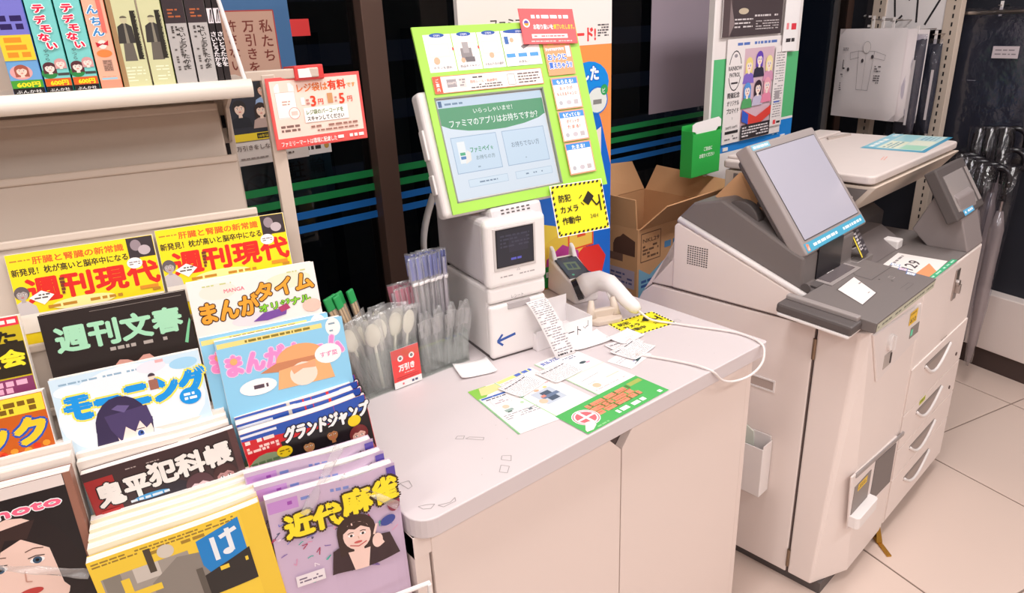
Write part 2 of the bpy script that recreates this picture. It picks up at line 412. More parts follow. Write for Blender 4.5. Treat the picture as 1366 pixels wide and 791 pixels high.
MB().box(.124, 1.151, 1.436, .232, 1.170, 1.450).build('sign_arm', CREAM, rk, bevel=.0015)
MB().tube([(-.95, .792, .742), (.22, .792, .742)], .0035, 8).tube([(.218, .79, .742), (.218, .79, .6)], .0035, 8).build('guard_rail', WHITE, rk)
MB().box(-.95, .80, .58, .2, .812, .66).build('front_panel', CREAM, rk)

# --- sign about paid bags, clipped to the arm
sg = thing('bag_price_sign', 'red framed card sign about paid shopping bags clipped to the rack arm', 'sign', rack(.151, 1.140, 1.333), R(-1), R(-3))
MB().box(0, .0, 0, .155, .0012, .106).build('card', mat('red_card', '#ee5a58', .4), sg, bevel=.0006)
A = Art(.04)
A.rect(1.5, 1.5, 153.5, 104.5, '#f0605c').rect(5, 16, 150, 101, '#fbe0d2')
A.poly([(11, 45), (11, 92), (16, 97), (19, 97), (19, 84), (33, 84), (33, 97), (37, 97), (42, 92), (42, 45)], '#fdfaf6').frame(11, 46, 42, 84, .5, '#d9a79a').dashes(20, 64, 33, 72, 2, '#cfa79a')
A.ell(37, 52, 9, 9, '#e98a7c').ell(37, 52, 8.2, 8.2, '#fdf6f0').rect(32, 49, 42, 55, '#e9cfc4').dashes(12, 24, 42, 36, 2, '#8a6a62', .6)
A.text('レジ袋は', 47, 83, 14, '#ee7a2a', W=50).text('有料', 98, 83, 16, '#e8452a', W=30, bold=.04).text('です', 130, 84, 8, '#ee9a3a')
A.rect(50, 63, 56, 74, '#fdfaf6').text('3', 66, 60, 22, '#e8452a', bold=.03).text('円', 78, 62, 10, '#e8452a').rect(94, 62, 103, 77, '#d39a6a').text('5', 114, 60, 22, '#e8452a', bold=.03).text('円', 128, 62, 10, '#e8452a').dashes(58, 62, 64, 72, 2, '#c98a80').dashes(106, 62, 112, 72, 2, '#c98a80')
A.rect(52, 36, 126, 58, '#fdfaf6').text('レジ袋のバーコードを', 56, 48, 8, '#5f7a2c', W=62, bold=.03).text('スキャンしてください', 56, 38.5, 8, '#4a4038', W=62, bold=.03).dashes(60, 26, 140, 32, 1, '#a5786c').dashes(60, 20, 140, 25, 1, '#a5786c')
A.text('ファミリーマートは環境に配慮した', 8, 4.5, 8.5, '#fff3ee', W=92, bold=.02).dashes(102, 5, 148, 12, 1, '#fff3ee', .7)
A.build('print', sg, GLOSSY, FRONT(0, -.0003, 0))
MB().box(.045, -.008, .099, .092, .038, .121).build('clip', mat('red_clip', '#d8413f', .35), sg, bevel=.002)
MB().box(.050, -.0095, .103, .070, -.0075, .116).build('clip_window', WHITE, sg)

# ------------------------------------------------------------------ magazines
def magazine(x, y, z, art, label, group=None, w=.182, thk=.008, bow=0, bowx=.75, roll=0, pag=PAGES, name='magazine', covercol='#f2ece6', rzx=0, gap=0, h=.257, spine='r', tau=None):
    t = thing(name, label, 'magazine', rack(x, y, z), RZ+rzx, -(TAU if tau is None else tau), group)
    t.rotation_euler[1] = roll
    def b(u):   # outward bow of the sheets, wider to one side
        return -bow*math.sin(PI*(min(1, max(0, u/w))**1.6))
    def bc(u): return b(u) - gap*math.sin(PI*min(1, max(0, (u/w-.45)/.5)))
    n = 10
    def block(y0, y1, f0, f1, z1):
        m = MB(); vs = []
        for i in range(n+1):
            u = w*i/n
            vs += [(u, y0+f0(u), -h), (u, y1+f1(u), -h), (u, y1+f1(u), z1), (u, y0+f0(u), z1)]
        fs = []
        for i in range(n):
            a = 4*i; c = a+4
            for k in range(4): fs.append((a+k, a+(k+1) % 4, c+(k+1) % 4, c+k))
        fs += [(0, 1, 2, 3), (4*n+3, 4*n+2, 4*n+1, 4*n)]
        return m.add(vs, fs)
    block(.0006, thk-.0006, b, b, -.0008).build('pages', pag, t)
    cv = block(0, .0005, bc, bc, 0); cv2 = block(thk-.0005, thk, b, b, 0)
    cv.add(cv2.v, cv2.f)
    xs = w if spine == 'r' else 0
    cv.box(xs-.0004, .0003+(bc(xs)), -h, xs+.0004, thk-.0003, 0)
    c = cv.build('cover', mat('cover_'+covercol, covercol, .35), t)
    if art:
        art.build('cover_print', c, GLOSSY, None, warp=lambda u, v, q: (u, -.0002-q+bc(u), v), cut='x' if (bow or gap) else '')
    return t
def cover(f):
    a = Art(.03); f(a); return a
def bg(a, col, d=-257): a.rect(.3, d, 181.7, -.3, col, 12)

def gendai(a):
    bg(a, '#ffe21c'); a.dashes(4, -12, 28, -8, 1, '#c98a2a')
    a.text('肝臓と腎臓の新常識', 30, -16, 11, '#e05a22', W=112, bold=.03).text('新発見！枕が高いと脳卒中になる', 3, -30, 11, '#38301c', W=142, bold=.03)
    a.text('週刊現代', 16, -66, 36, '#e22a20', W=164, bold=.05)
    a.rect(147, -30, 181, -1, '#3a3034').ell(158, -12, 7, 8, '#9a8a90').ell(168, -20, 8, 7, '#c3b4b8').rect(147, -36, 160, -30, '#6a5a60')
    a.ell(152, -37, 10, 8, '#fdf8f4').dashes(145, -40, 159, -34, 2, '#8a7a7a').poly([(.5, -88), (.5, -68), (8, -64), (14, -66), (22, -74), (24, -88)], '#cfc6c4').face(9, -56, 7.5, '#b8aca8', '#6a6060', False)
    a.poly([(16, -62), (32, -54), (46, -62), (32, -74)], '#fffaf4').dashes(22, -66, 41, -58, 2, '#5a504c')
    a.ell(80, -78, 40, 8, '#fff3a0').rect(152, -76, 176, -71, '#e8942a').dashes(20, -82, 178, -74, 1, '#c98a2a').rect(0.5, -110, 181, -84, '#f3e9dc')
    a.dashes(56, -64, 62, -40, 5, '#7a3a2a', .8)
def bunshun(a):
    bg(a, '#2b2220'); a.line([(60, -6), (176, -6)], .5, '#9a8f88').text('週刊文春', 14, -52, 38, '#a8dfba', W=156, bold=.05)
    a.dashes(74, -66, 108, -60, 1, '#b5aaa2', .8).dashes(116, -66, 152, -60, 1, '#b5aaa2', .8)
    a.poly([(168, -74), (176, -50), (180, -40), (181, -44), (172, -76)], '#7ecb98')
    a.poly([(78, -108), (74, -88), (82, -80), (92, -82), (102, -88), (112, -80), (120, -80), (128, -90), (140, -108)], '#e0a596')
def mangatime(a):
    bg(a, '#f6ece6'); a.ell(40, -20, 26, 12, '#ece6d8').ell(140, -22, 34, 12, '#f3e8cc').ell(90, -70, 40, 10, '#e8e0e4').text('MANGA', 48, -24, 8, '#ee7a8a', bold=.03)
    for i, x in enumerate((20, 44, 140, 160)): a.dashes(x, -12, x+16, -8, 1, '#c9d08a')
    a.text('まんが', 12, -62, 34, '#f7a335', W=80, bold=.05, out='#3a2a1c', ow=.09, rot=.02)
    a.text('タイム', 92, -44, 30, '#f7a335', W=84, bold=.05, out='#3a2a1c', ow=.09, rot=.08)
    a.text('オリジナル', 92, -62, 13, '#8ed63a', W=76, bold=.05, out='#2a4a1c', ow=.1, rot=.05)
    a.poly([(80, -74), (96, -64), (120, -62), (132, -60), (128, -72), (100, -76)], '#7a4ea0').poly([(118, -60), (132, -56), (136, -64), (122, -68)], '#b0406a').ell(168, -66, 14, 10, '#f6c6b6')
def morning(a):
    bg(a, '#cfe6f4'); a.ell(90, -60, 90, 60, '#e8f1f6').dashes(10, -12, 110, -7, 1, '#8fb0c8')
    for x, y, c in ((20, -20, '#f4f8fb'), (160, -14, '#a4d4f0'), (120, -10, '#f7e7f0')): a.ell(x, y, 18, 8, c)
    a.text('モーニング', 12, -58, 40, '#1a96e4', W=170, bold=.09, out='#ffe75a', ow=.14)
    a.rect(126, -6, 136, -2, '#e6b0b0').ell(118, -24, 4, 4, '#f6d6c6').rect(113, -42, 124, -28, '#a06a5a').ell(118, -23, 4.5, 4.5, '#4a3a44', a=0, b=PI)
    a.ell(72, -82, 33, 42, '#3a3050').poly([(40, -80), (34, -118), (60, -122), (104, -122), (108, -78)], '#3a3050').ell(84, -96, 22, 26, '#fbe3d8')
    a.poly([(52, -64), (104, -60), (108, -84), (98, -92), (92, -80), (84, -94), (74, -84), (66, -104), (56, -84)], '#4c3f68').poly([(62, -56), (70, -52), (84, -56), (76, -64)], '#6a5c8c')
    a.ell(90, -98, 5, 5.5, '#ffffff').ell(90, -98, 4, 5, '#3f62a8').ell(91, -97, 1.6, 2, '#1c2444').line([(84, -91), (96, -91)], 1, '#2c2440')
    a.ell(160, -62, 14, 12, '#1a96e4').dashes(152, -68, 168, -56, 2, '#ffffff', .6)
def home(a):
    bg(a, '#8fcbea'); a.rect(2, -12, 150, -5, '#f5dc88').dashes(40, -11, 146, -6, 1, '#8a7a30', .7).ell(166, -14, 11, 14, '#f5f2ee').dashes(160, -22, 172, -6, 3, '#8aa0ac')
    a.text('まんがホーム', 10, -52, 33, '#f78fcb', W=165, bold=.07, out='#ffc9e6', ow=.1)
    a.ell(112, -52, 36, 24, '#eda873', a=0, b=PI).poly([(52, -60), (76, -50), (148, -50), (158, -54), (120, -62), (80, -64)], '#c98560').poly([(78, -62), (72, -90), (156, -90), (150, -54)], '#f1b07a')
    a.ell(112, -74, 20, 18, '#fbdccb').poly([(94, -60), (132, -58), (130, -68), (112, -66), (98, -72)], '#f0a880').ell(152, -52, 20, 15, '#fbf3f2').text('すず菜', 140, -56, 9, '#ef7fae').ell(46, -78, 26, 12, '#fbf3f2').dashes(30, -82, 60, -74, 1, '#5a4a54', .7)
    a.ell(20, -34, 5, 5, '#f7b070')
def oni(a):
    bg(a, '#3e2a2c'); a.rect(.4, -257, 34, -12, '#a32a2a').poly([(60, -60), (100, -44), (140, -70), (120, -110), (70, -112)], '#2c2630').dashes(50, -12, 92, -9, 1, '#b5a5a0')
    a.text('鬼平', 10, -52, 36, '#f1ece6', W=62, bold=.06, out='#1c1416', ow=.1).text('犯科帳', 74, -44, 36, '#f1ece6', W=104, bold=.06, out='#1c1416', ow=.1)
    a.ell(70, -58, 22, 4, '#4aa0d8').dashes(44, -62, 92, -56, 1, '#dce8f0', .6).text('おみね徳次郎', 42, -78, 13, '#efe6e0', W=72, bold=.04)
    a.face(130, -70, 15, '#e6c9cc', '#5a3a40', False, '#7a4a50').face(164, -66, 13, '#b98a88', '#4a2c2c', False, '#6a3c3c').rect(8, -88, 30, -60, '#b8302c')
def grand(a):
    bg(a, '#d6222c'); a.poly([(30, -.5), (181, -.5), (181, -34), (100, -22), (0.5, -12), (.5, -.5)], '#2a56b4').rect(.5, -8, 50, -4, '#e8ecf6')
    a.poly([(50, -30), (181, -24), (181, -120), (60, -120)], '#1d181c').ell(28, -74, 34, 34, '#8fa07c').dashes(2, -98, 56, -50, 9, '#5f7a54', .8)
    a.text('グランドジャンプ', 56, -32, 26, '#fbfafa', W=124, bold=.06, out='#141018', ow=.12, shear=.2).dashes(4, -20, 46, -13, 1, '#ffe8e0', .8).dashes(4, -34, 48, -24, 2, '#ffd8d0', .8)
    a.ell(52, -46, 11, 9, '#f7d622').ell(158, -36, 10, 9, '#f7d622').dashes(45, -50, 59, -42, 2, '#8a6a10')
    a.face(86, -50, 9, '#c08a5c', '#1a1414', False, '#26202a').face(122, -44, 9, '#b87a4c', '#1a1414', False, '#26202a').face(160, -62, 12, '#e8b8a8', '#7a3030', False, '#b85858')
def sports(a):
    bg(a, '#f4cf3e'); a.dashes(4, -12, 178, -3, 2, '#9a7a30', .5).dashes(70, -20, 170, -12, 1, '#a8842e', .6)
    a.rect(8, -120, 110, -30, '#a59c92').rect(10, -60, 30, -30, '#8a8378').rect(44, -52, 74, -30, '#cfc6bb').poly([(60, -60), (96, -34), (130, -40), (130, -110), (60, -110)], '#8d857c')
    a.rect(62, -44, 70, -8, '#4a4034').ell(86, -20, 10, 10, '#d8cfc0').rect(28, -62, 38, -40, '#f4cf3e').rect(28, -72, 70, -62, '#f4cf3e')
    a.poly([(122, -22), (178, -8), (178, -62), (132, -84), (122, -60)], '#1584cf').rect(138, -60, 144, -24, '#eef4f8').line([(150, -28), (172, -22)], 6, '#eef4f8').line([(161, -18), (161, -54)], 6, '#eef4f8').ell(156, -52, 7, 5, '#eef4f8')
    a.poly([(120, -76), (181, -58), (181, -110), (120, -110)], '#2a2624').dashes(140, -78, 176, -70, 1, '#f4cf3e', .8).rect(112, -120, 120, -62, '#5f5850')
def jan(a):
    bg(a, '#cdb6cf'); a.rect(2, -24, 42, -6, '#c48fd0').dashes(8, -18, 34, -10, 1, '#a04fb0', .7).dashes(46, -17, 120, -9, 1, '#7f8fd0', .6)
    rg = random.Random(3)
    for i in range(70):
        x, y = rg.uniform(4, 170), rg.uniform(-150, -30); c = rg.choice(['#8a6fb0', '#5a5a78', '#e0a0c0', '#3fb0a0', '#f3e8f0', '#7f7fc8', '#b03a60'])
        a.line([(x, y), (x+rg.uniform(-9, 9), y+rg.uniform(-7, 7)), (x+rg.uniform(-9, 9), y+rg.uniform(-7, 7))], 1.4, c)
    a.rect(168, -30, 181, -4, '#5a4aa8').ell(172, -62, 10, 16, '#8a2f48').ell(160, -88, 12, 8, '#3a4a98')
    a.text('近代', 20, -66, 40, '#ffe62a', W=76, bold=.07, out='#3c2a14', ow=.14, rot=.02).text('麻雀', 100, -54, 42, '#ffe62a', W=80, bold=.07, out='#3c2a14', ow=.14, rot=.03)
    a.poly([(70, -150), (76, -112), (96, -102), (130, -100), (160, -108), (172, -150)], '#3a262a')
    a.face(112, -92, 23, '#f6d4c8', '#3a2622', True).ell(140, -112, 8, 12, '#f6d4c8').line([(136, -100), (142, -84)], 3.5, '#f6d4c8').line([(146, -122), (138, -104)], 9, '#f6d4c8').poly([(96, -118), (128, -118), (122, -150), (102, -150)], '#f6d4c8')
    a.line([(100, -107), (112, -111), (124, -106)], 1.6, '#c8504c').rect(20, -150, 60, -132, '#efe6ea').dashes(24, -146, 56, -136, 2, '#7a6a80')
def l2(a):
    bg(a, '#c9b320'); a.rect(0.5, -12, 181, -.5, '#e8384a').dashes(100, -10, 178, -3, 1, '#fff0e8', .7).rect(120, -80, 181, -34, '#2e2618').text('れた', 118, -34, 20, '#2a2216', W=56, bold=.06).text('受会', 122, -64, 24, '#ffe832', W=56, bold=.06)
    a.rect(.5, -257, 181, -82, '#8a3a66').dashes(100, -110, 180, -84, 3, '#f7b6cf', .8)
def l3(a):
    bg(a, '#c85f1c'); a.rect(.5, -24, 181, -1, '#f0d93a').dashes(100, -22, 172, -6, 2, '#7a5a18', .8).text('ック', 104, -62, 38, '#f7c92e', W=72, bold=.08, out='#2a56b4', ow=.14)
    for i in range(26): a.ell(96+random.random()*80, -66-random.random()*26, 4.5, 4, random.choice(['#e8622a', '#d8391c', '#f5952e', '#a82812']), 8)
def l4(a):
    bg(a, '#1f1a1c'); a.rect(.5, -16, 181, -.5, '#e8dcd6').ell(100, -150, 80, 120, '#221a1c').ell(112, -120, 50, 78, '#f3d2c4')
    a.poly([(60, -60), (150, -50), (168, -110), (172, -190), (150, -150), (146, -96), (120, -74), (96, -84), (84, -120), (60, -130)], '#221a1c')
    a.poly([(70, -58), (140, -52), (126, -76), (104, -70), (92, -92), (76, -86)], '#3a2826')
    for x in (90, 130): a.ell(x, -108, 8, 4.2, '#ffffff').ell(x, -108, 5, 5, '#3c5a74').ell(x, -108, 2.2, 2.2, '#101014').line([(x-9, -103), (x, -101.5), (x+9, -103.5)], 1.3, '#2a1c1c').line([(x-10, -93), (x, -90.5), (x+10, -93)], 1.3, '#6a4a3c')
    a.line([(114, -118), (112, -134), (118, -136)], 1.6, '#cf9c8a').ell(114, -150, 13, 5, '#c2423e').text('Photo', 84, -40, 18, '#f76a8c', W=88, bold=.06, out='#ffffff', ow=.12)
G2 = 'copies of the same yellow weekly'
magazine(-.227, 1.121, 1.2365, cover(gendai), 'yellow weekly with big red title in the top tier, left copy', G2, thk=.009)
magazine(-.041, 1.1205, 1.241, cover(gendai), 'yellow weekly with big red title in the top tier, right copy by the sign post', G2, thk=.007)
magazine(-.200, 1.062, 1.163, cover(bunshun), 'black weekly with large mint green title below the yellow weekly', thk=.014, covercol='#2b2220')
magazine(-.015, 1.064, 1.172, cover(mangatime), 'white comic magazine with orange outlined title beside the black weekly', thk=.013, w=.178)
magazine(-.199, 1.002, 1.093, cover(morning), 'pale blue comic magazine with blue title and a purple haired girl', thk=.012)
magazine(-.0135, 1.015, 1.104, cover(home), 'sky blue comic magazine with pink title, rear copy peeking out at the left', 'two sky blue comic magazines', thk=.009, w=.18)
magazine(.005, 1.003, 1.0985, cover(home), 'sky blue comic magazine with pink title and straw hat, front copy', 'two sky blue comic magazines', thk=.010, w=.178)
T4 = R(3)
for k in (4, 3, 2, 1):
    magazine(-.186-.001*k, .941+.0148*k, .986+.0042*k, None, ['', 'thick comic magazine right behind the dark samurai cover', 'third thick comic magazine counted from the dark samurai cover', 'fourth thick comic magazine counted from the dark samurai cover', 'rearmost thick comic magazine, against the pale blue cover'][k], 'thick comics behind the samurai cover', thk=.0142, bow=.003, gap=.002, covercol='#e6dcd2', roll=-R(1.5-.2*k), tau=T4, w=.188)
magazine(-.184, .940, .980, cover(oni), 'dark comic magazine with white title, red block and samurai faces', thk=.0142, bow=.003, covercol='#5a3a3a', roll=-R(3.5), tau=T4, w=.190)
for k in (3, 2, 1):
    magazine(.010,   .942+.0165*k, .981+.0035*k, cover(grand), ['', 'red and blue comic magazine just behind the front copy beside the dark comic', 'red and blue comic magazine, middle copy of its stack', 'red and blue comic magazine, rearmost copy under the sky blue one'][k], 'red and blue comic magazines', thk=.0155, bow=.003, gap=.003, w=.17, covercol='#d8d0c6', roll=-R(3.5), tau=T4)
magazine(.011, .940, .978, cover(grand), 'red and blue comic magazine with black group photo, front copy', 'red and blue comic magazines', thk=.0155, bow=.005, w=.168, covercol='#d8d0c6', roll=-R(4.5), tau=T4)
for k in (4, 3, 2, 1):
    magazine(-.190+.001*k, .862+.0158*k, .906+.003*k, None, ['', 'yellow edged sports monthly right behind the yellow front copy', 'third yellow edged sports monthly from the front', 'fourth yellow edged sports monthly from the front', 'rearmost yellow edged sports monthly below the samurai comic'][k], 'sports monthlies in the bottom tier', thk=.0152, bow=.003, gap=.002, w=.205, covercol='#eee2c4', roll=-R(3.5-.3*k), tau=T4)
magazine(-.191, .860, .902, cover(sports), 'yellow sports monthly with grey photo and blue block, front copy', 'sports monthlies in the bottom tier', thk=.0155, bow=.004, w=.208, covercol='#f0c93c', roll=-R(4), tau=T4)
JG = 'mauve mahjong comics in a plastic band'
for k in (2, 1):
    magazine(.024-.009*k, .862+.020*k, .914+.012*k, cover(jan), ['', 'mauve comic with yellow title, middle copy in the plastic band', 'mauve comic with yellow title, rear copy in the plastic band'][k], JG, thk=.014, bow=.003, gap=.006, w=.178, covercol='#cdb6cf', tau=T4)
magazine(.024, .862, .914, cover(jan), 'mauve comic with yellow title and smiling woman, front copy', JG, thk=.015, bow=.002, gap=.006, w=.179, covercol='#cdb6cf', tau=T4)
magazine(-.402, 1.060, 1.17, cover(l2), 'yellow and black text covered magazine at the left edge, upper one', thk=.014)
magazine(-.390, 1.000, 1.082, cover(l3), 'orange magazine with yellow katakana title at the left edge', thk=.02)
for k in (2, 1):
    magazine(-.388, .925+.024*k, 1.0+.006*k, None, ['', 'second portrait photo magazine behind the front one at the left edge', 'rearmost portrait photo magazine at the left edge'][k], 'portrait photo magazines at the left edge', thk=.022, w=.198, covercol='#e2d6cc', tau=R(4))
magazine(-.380, .922, 1.0, cover(l4), 'photo magazine with large portrait of a dark haired woman, front copy', 'portrait photo magazines at the left edge', thk=.022, w=.19, covercol='#9a6a58', tau=R(4))
# translucent plastic strap round the mahjong comics
def strap(p0, p1, wd, name, lab):
    a, b = Vector(p0), Vector(p1); d = (b-a).normalized(); n = Vector((0, -1, .2)).normalized(); s_ = d.cross(n).normalized()
    m = MB().sheet(lambda u, v: a+(b-a)*u+s_*(v-.5)*wd*(1+.25*math.sin(9*u))+n*(.004+.003*math.sin(17*u+4*v)), 14, 3, .0004)
    o = m.build(name, BAG, smooth=True); o.matrix_world = Matrix.Rotation(RZ, 4, 'Z'); tagp(o, label=lab, category='plastic band'); return o
strap((.07, .855, .88), (.135, .88, .955), .012, 'plastic_band', 'twisted clear plastic band across the mauve comic, left strand')
strap((.125, .862, .915), (.20, .848, .85), .010, 'plastic_band', 'clear plastic band across the mauve comic, right strand')
strap((-.33, .862, .965), (-.19, .865, .885), .010, 'plastic_band', 'clear band across the portrait magazine at the left edge')

# ------------------------------------------------------------------ books on the shelf
def book(x0, x1, art, label, group, cov, dep=.128, h=.182, side=None):
    w_ = x1-x0
    t = thing('comic_book', label, 'book', rack(x0+.0004, 1.112, 1.4415), RZ, group=group)
    MB().box(.0016, .0014, .002, w_-.0024, dep-.002, h-.003).build('pages', PAGES, t)
    c = MB().box(0, 0, 0, .0012, dep, h).box(w_-.002, 0, 0, w_-.0008, dep, h).box(.0002, 0, 0, w_-.001, .0012, h).build('cover', mat('bookcover_'+cov, cov, .35), t)
    if art:
        art.v = [(x_, y_*.795, z_) for x_, y_, z_ in art.v]
        art.build('spine_print', t, GLOSSY, FRONT(0, -.0002, 0))
    return t
def sp_teal(w_):
    a = Art(.03); a.rect(.2, 0, w_-.4, 228, '#7fd3cf').rect(.2, 0, w_-.4, 10, '#1d1a1c').text('ぶんか社', 3, 2.5, 5.5, '#ffffff', W=w_-7, bold=.03)
    a.rect(.2, 10, w_-.4, 22, '#d8622c').text('600円', 6, 12, 9, '#ffe62a', W=w_-10, bold=.05).ell(w_*.25, 30, w_*.3, 8, '#2f8a4a').rect(w_*.55, 26, w_-.5, 30, '#4a4a4a')
    a.face(w_*.3, 38, 6.2, '#fbe4da', '#5a3038', True).face(w_*.74, 44, 5.5, '#fbe4da', '#d8a0a0', True)
    a.vtext('やつら', w_*.32, 68, 6, '#3a2030', bold=.03)
    for i, (ch, x) in enumerate((('デ', .42), ('モ', .55), ('な', .4), ('い', .62))):
        a.text(ch, w_*x, 106-i*13, 13, '#e8224a', al='c', bold=.06, out='#ffffff', ow=.14)
    a.text('テ', w_*.45, 122, 14, '#e8224a', al='c', bold=.06, out='#ffffff', ow=.14); return a
def sp_blue(w_):
    a = Art(.03); a.rect(.2, 0, w_-.4, 228, '#6fa8dc').rect(.2, 0, w_-.4, 10, '#1d1a1c').text('ぶんか社', 3, 2.5, 5.5, '#ffffff', W=w_-7, bold=.03).rect(.2, 10, w_-.4, 22, '#4aa03a').text('600円', 6, 12, 9, '#ffe62a', W=w_-10, bold=.05)
    a.ell(w_*.4, 34, w_*.35, 11, '#e7a8a8').face(w_*.42, 36, 6.5, '#fbd8c8', '#a85a4a', True).rect(.2, 52, w_-.4, 90, '#f5d33a').dashes(5, 55, w_-5, 88, 3, '#f0962a', .7).rect(.2, 90, w_-.4, 228, '#7a7ad0').dashes(5, 96, w_-5, 120, 2, '#2a1c5a', .7); return a
def sp_orange(w_):
    a = Art(.03); a.rect(.2, 0, w_-.4, 228, '#f7b79c').rect(.2, 0, w_-.4, 14, '#f29a80').rect(3, 15, w_-4, 18, '#9ccbe0').text('ーーー', 4, 18, 4, '#c8302c', W=w_-9)
    a.rect(8, 28, w_-6, 46, '#b89080').dashes(9, 29, w_-7, 45, 6, '#8a6a5a', .7).ell(w_*.5, 56, w_*.36, 6, '#f08a4a').ell(w_*.5, 70, 5, 7, '#fbe8de').poly([(5, 74), (w_*.5, 70), (w_-5, 76), (w_-6, 68), (w_*.5, 72), (6, 66)], '#c8283a')
    a.text('ん', w_*.45, 84, 15, '#3f8fd0', al='c', bold=.04, out='#ffffff', ow=.1).text('ち', w_*.45, 100, 15, '#3f8fd0', al='c', bold=.04, out='#ffffff', ow=.1).text('ん', w_*.4, 118, 15, '#3f8fd0', al='c', bold=.04, out='#ffffff', ow=.1).rect(w_-9, 88, w_-4, 150, '#e8766a'); return a
def sp_olive(w_, brown=False):
    a = Art(.03); a.rect(.2, 0, w_-.4, 228, '#d2d3a6')
    if brown: a.rect(.2, 0, 6, 228, '#a8865f')
    a.dashes(7, 8, w_-5, 34, 5, '#eef0d4', .35)
    c = w_*.45
    a.poly([(c-7, 42), (c+8, 42), (c+6, 82), (c-4, 82)], '#6a645c').poly([(c-10, 70), (c+10, 70), (c+9, 96), (c+3, 101), (c-2, 101), (c-8, 96)], '#3c3a38').poly([(c-1, 70), (c+3, 70), (c+2, 101), (c, 101)], '#8a8474').ell(c+1, 106, 4.2, 5.5, '#c9c3a0').ell(c+1, 109, 4.2, 3.4, '#6a6454', a=0, b=PI)
    a.rect(w_-9, 44, w_-2.5, 120, '#2c2a24').text('SPECIAL EDITION', w_-3.6, 118, 5.4, '#d2d3a6', W=72, rot=-PI/2, bold=.02); return a
def sp_grey(w_):
    a = Art(.03); a.rect(.2, 0, w_-.4, 228, '#b8b4b2').rect(.2, 98, w_-.4, 228, '#3a3034').ell(w_/2, 142, 8, 7, '#e8343a').ell(w_/2, 142, 4, 4, '#fbd0c8').dashes(5, 106, w_-6, 122, 3, '#b0603a', .5)
    a.vtext('さいとう・たかを', w_-8, 94, 9, '#2c2826', .96).dashes(w_*.42, 78, w_*.42+4, 94, 4, '#3a3634', .7).dashes(w_*.22, 82, w_*.22+3, 94, 4, '#3a3634', .7).vtext('池波正太郎', w_*.56, 70, 5, '#4a4644').dashes(5, 22, 8, 78, 14, '#5a5654', .6).dashes(12, 22, 15, 70, 12, '#5a5654', .6); return a
def sp_black(w_):
    a = Art(.03); a.rect(.1, 0, w_-.2, 228, '#2a2426').rect(.1, 96, w_-.2, 120, '#efe6ea').line([(w_*.3, 98), (w_*.7, 118)], 1.2, '#2a2426').line([(w_*.7, 98), (w_*.8, 118)], 1, '#2a2426')
    a.vtext('さいとうたかを', w_*.5, 84, 9, '#f3eef0', .92, bold=.03).vtext('・', w_*.5, 140, 7, '#f3eef0'); return a
bx = [(-.153-.012, -.1235), (-.1225, -.0915), (-.0905, -.0575), (-.0565, -.0295), (-.0285, .0085), (.0092, .0365), (.0372, .0615), (.0622, .0855), (.086, .0935), (.094, .1025)]
def sx(px): return -.1525+(px-28)*(.1235+.1525)/(335-28)
PXS = [(18, 58, sp_blue, '#3a78c8', 'blue and yellow comic book spine, first from the left'), (59, 93, sp_teal, '#2aa89c', 'teal comic book with red title spine, left of the pair'), (94, 127, sp_teal, '#2aa89c', 'teal comic book with red title spine, right of the pair'),
       (128, 157, sp_orange, '#e0784a', 'salmon orange comic book spine on the shelf'), (158, 197, lambda w_: sp_olive(w_, True), '#a8a878', 'pale olive comic book with robed man, left of the pair'), (198, 230, sp_olive, '#8f9a50', 'pale olive comic book with robed man, right of the pair'),
       (231, 261, sp_grey, '#77706e', 'grey and black comic book spine, left of the pair'), (262, 290.5, sp_grey, '#77706e', 'grey and black comic book spine, right of the pair'), (291, 300, sp_black, '#2a2426', 'thin black comic book, left of the two by the rod'), (300.5, 310, sp_black, '#2a2426', 'thin black comic book, right one next to the rod')]
grp = {1: 'teal comic books', 2: 'teal comic books', 4: 'olive comic books', 5: 'olive comic books', 6: 'grey comic books', 7: 'grey comic books', 8: 'thin black comic books', 9: 'thin black comic books'}
for i, (a, b, f, c, lab) in enumerate(PXS):
    x0, x1 = sx(a), sx(b); book(x0, x1, f((x1-x0)*1000-1), lab, grp.get(i), c)

# --- shoplifting poster on the window
pt = thing('window_poster', 'blue window poster with family photo behind the magazine rack', 'poster', (.575, 1.795, 1.195))
MB().box(0, 0, 0, .19, .002, .40).build('sheet', mat('poster_paper', '#e8e0dc', .5), pt)
A = Art(.05); A.rect(0, 0, 190, 400, '#3f6c9c').rect(0, 0, 190, 60, '#ddd0c8').rect(-.0, 150, 150, 360, '#c9a08c').frame(1, 150, 150, 360, 3, '#b0403c')
A.vtext('私たち', 126, 345, 32, '#7a3226').vtext('万引きを', 84, 345, 30, '#7a3226').vtext('許さない', 42, 345, 28, '#7a3226')
A.rect(0, 60, 150, 200, '#2a2a34').face(92, 178, 13, '#d8a890', '#2a2220', False, '#8fa6c8').face(28, 138, 14, '#e8c8b4', '#2a2220', False, '#1c1d25').face(80, 130, 13, '#e8c8b4', '#33241f', True, '#b59a90')
A.rect(0, 60, 150, 78, '#e8c92a').rect(60, 63, 130, 76, '#1d1a1c').text('10年以下の懲役', 64, 66, 8, '#e8c92a', W=62).text('万引きをしない　させない', 4, 38, 14, '#5a4038', W=170, bold=.01).ell(100, 18, 7, 7, '#c8403c').dashes(112, 14, 150, 22, 1, '#5a4a44').dashes(10, 14, 80, 20, 1, '#8a7a74')
A.build('print', pt, PAPER, FRONT(0, -.0005, 0))
t = thing('window_notice', 'narrow pale notice strip with gold emblem on the window right of the poster', 'sign', (.757, 1.799, 1.197)); MB().box(0, 0, 0, .075, .002, .04).build('sheet', mat('poster_paper', '#e8e0dc', .5), t)
Art().dashes(6, 12, 50, 24, 1, '#3a3230', .8).ell(62, 20, 7, 8, '#c89a4a').build('print', t, PAPER, FRONT(0, -.0005, 0))
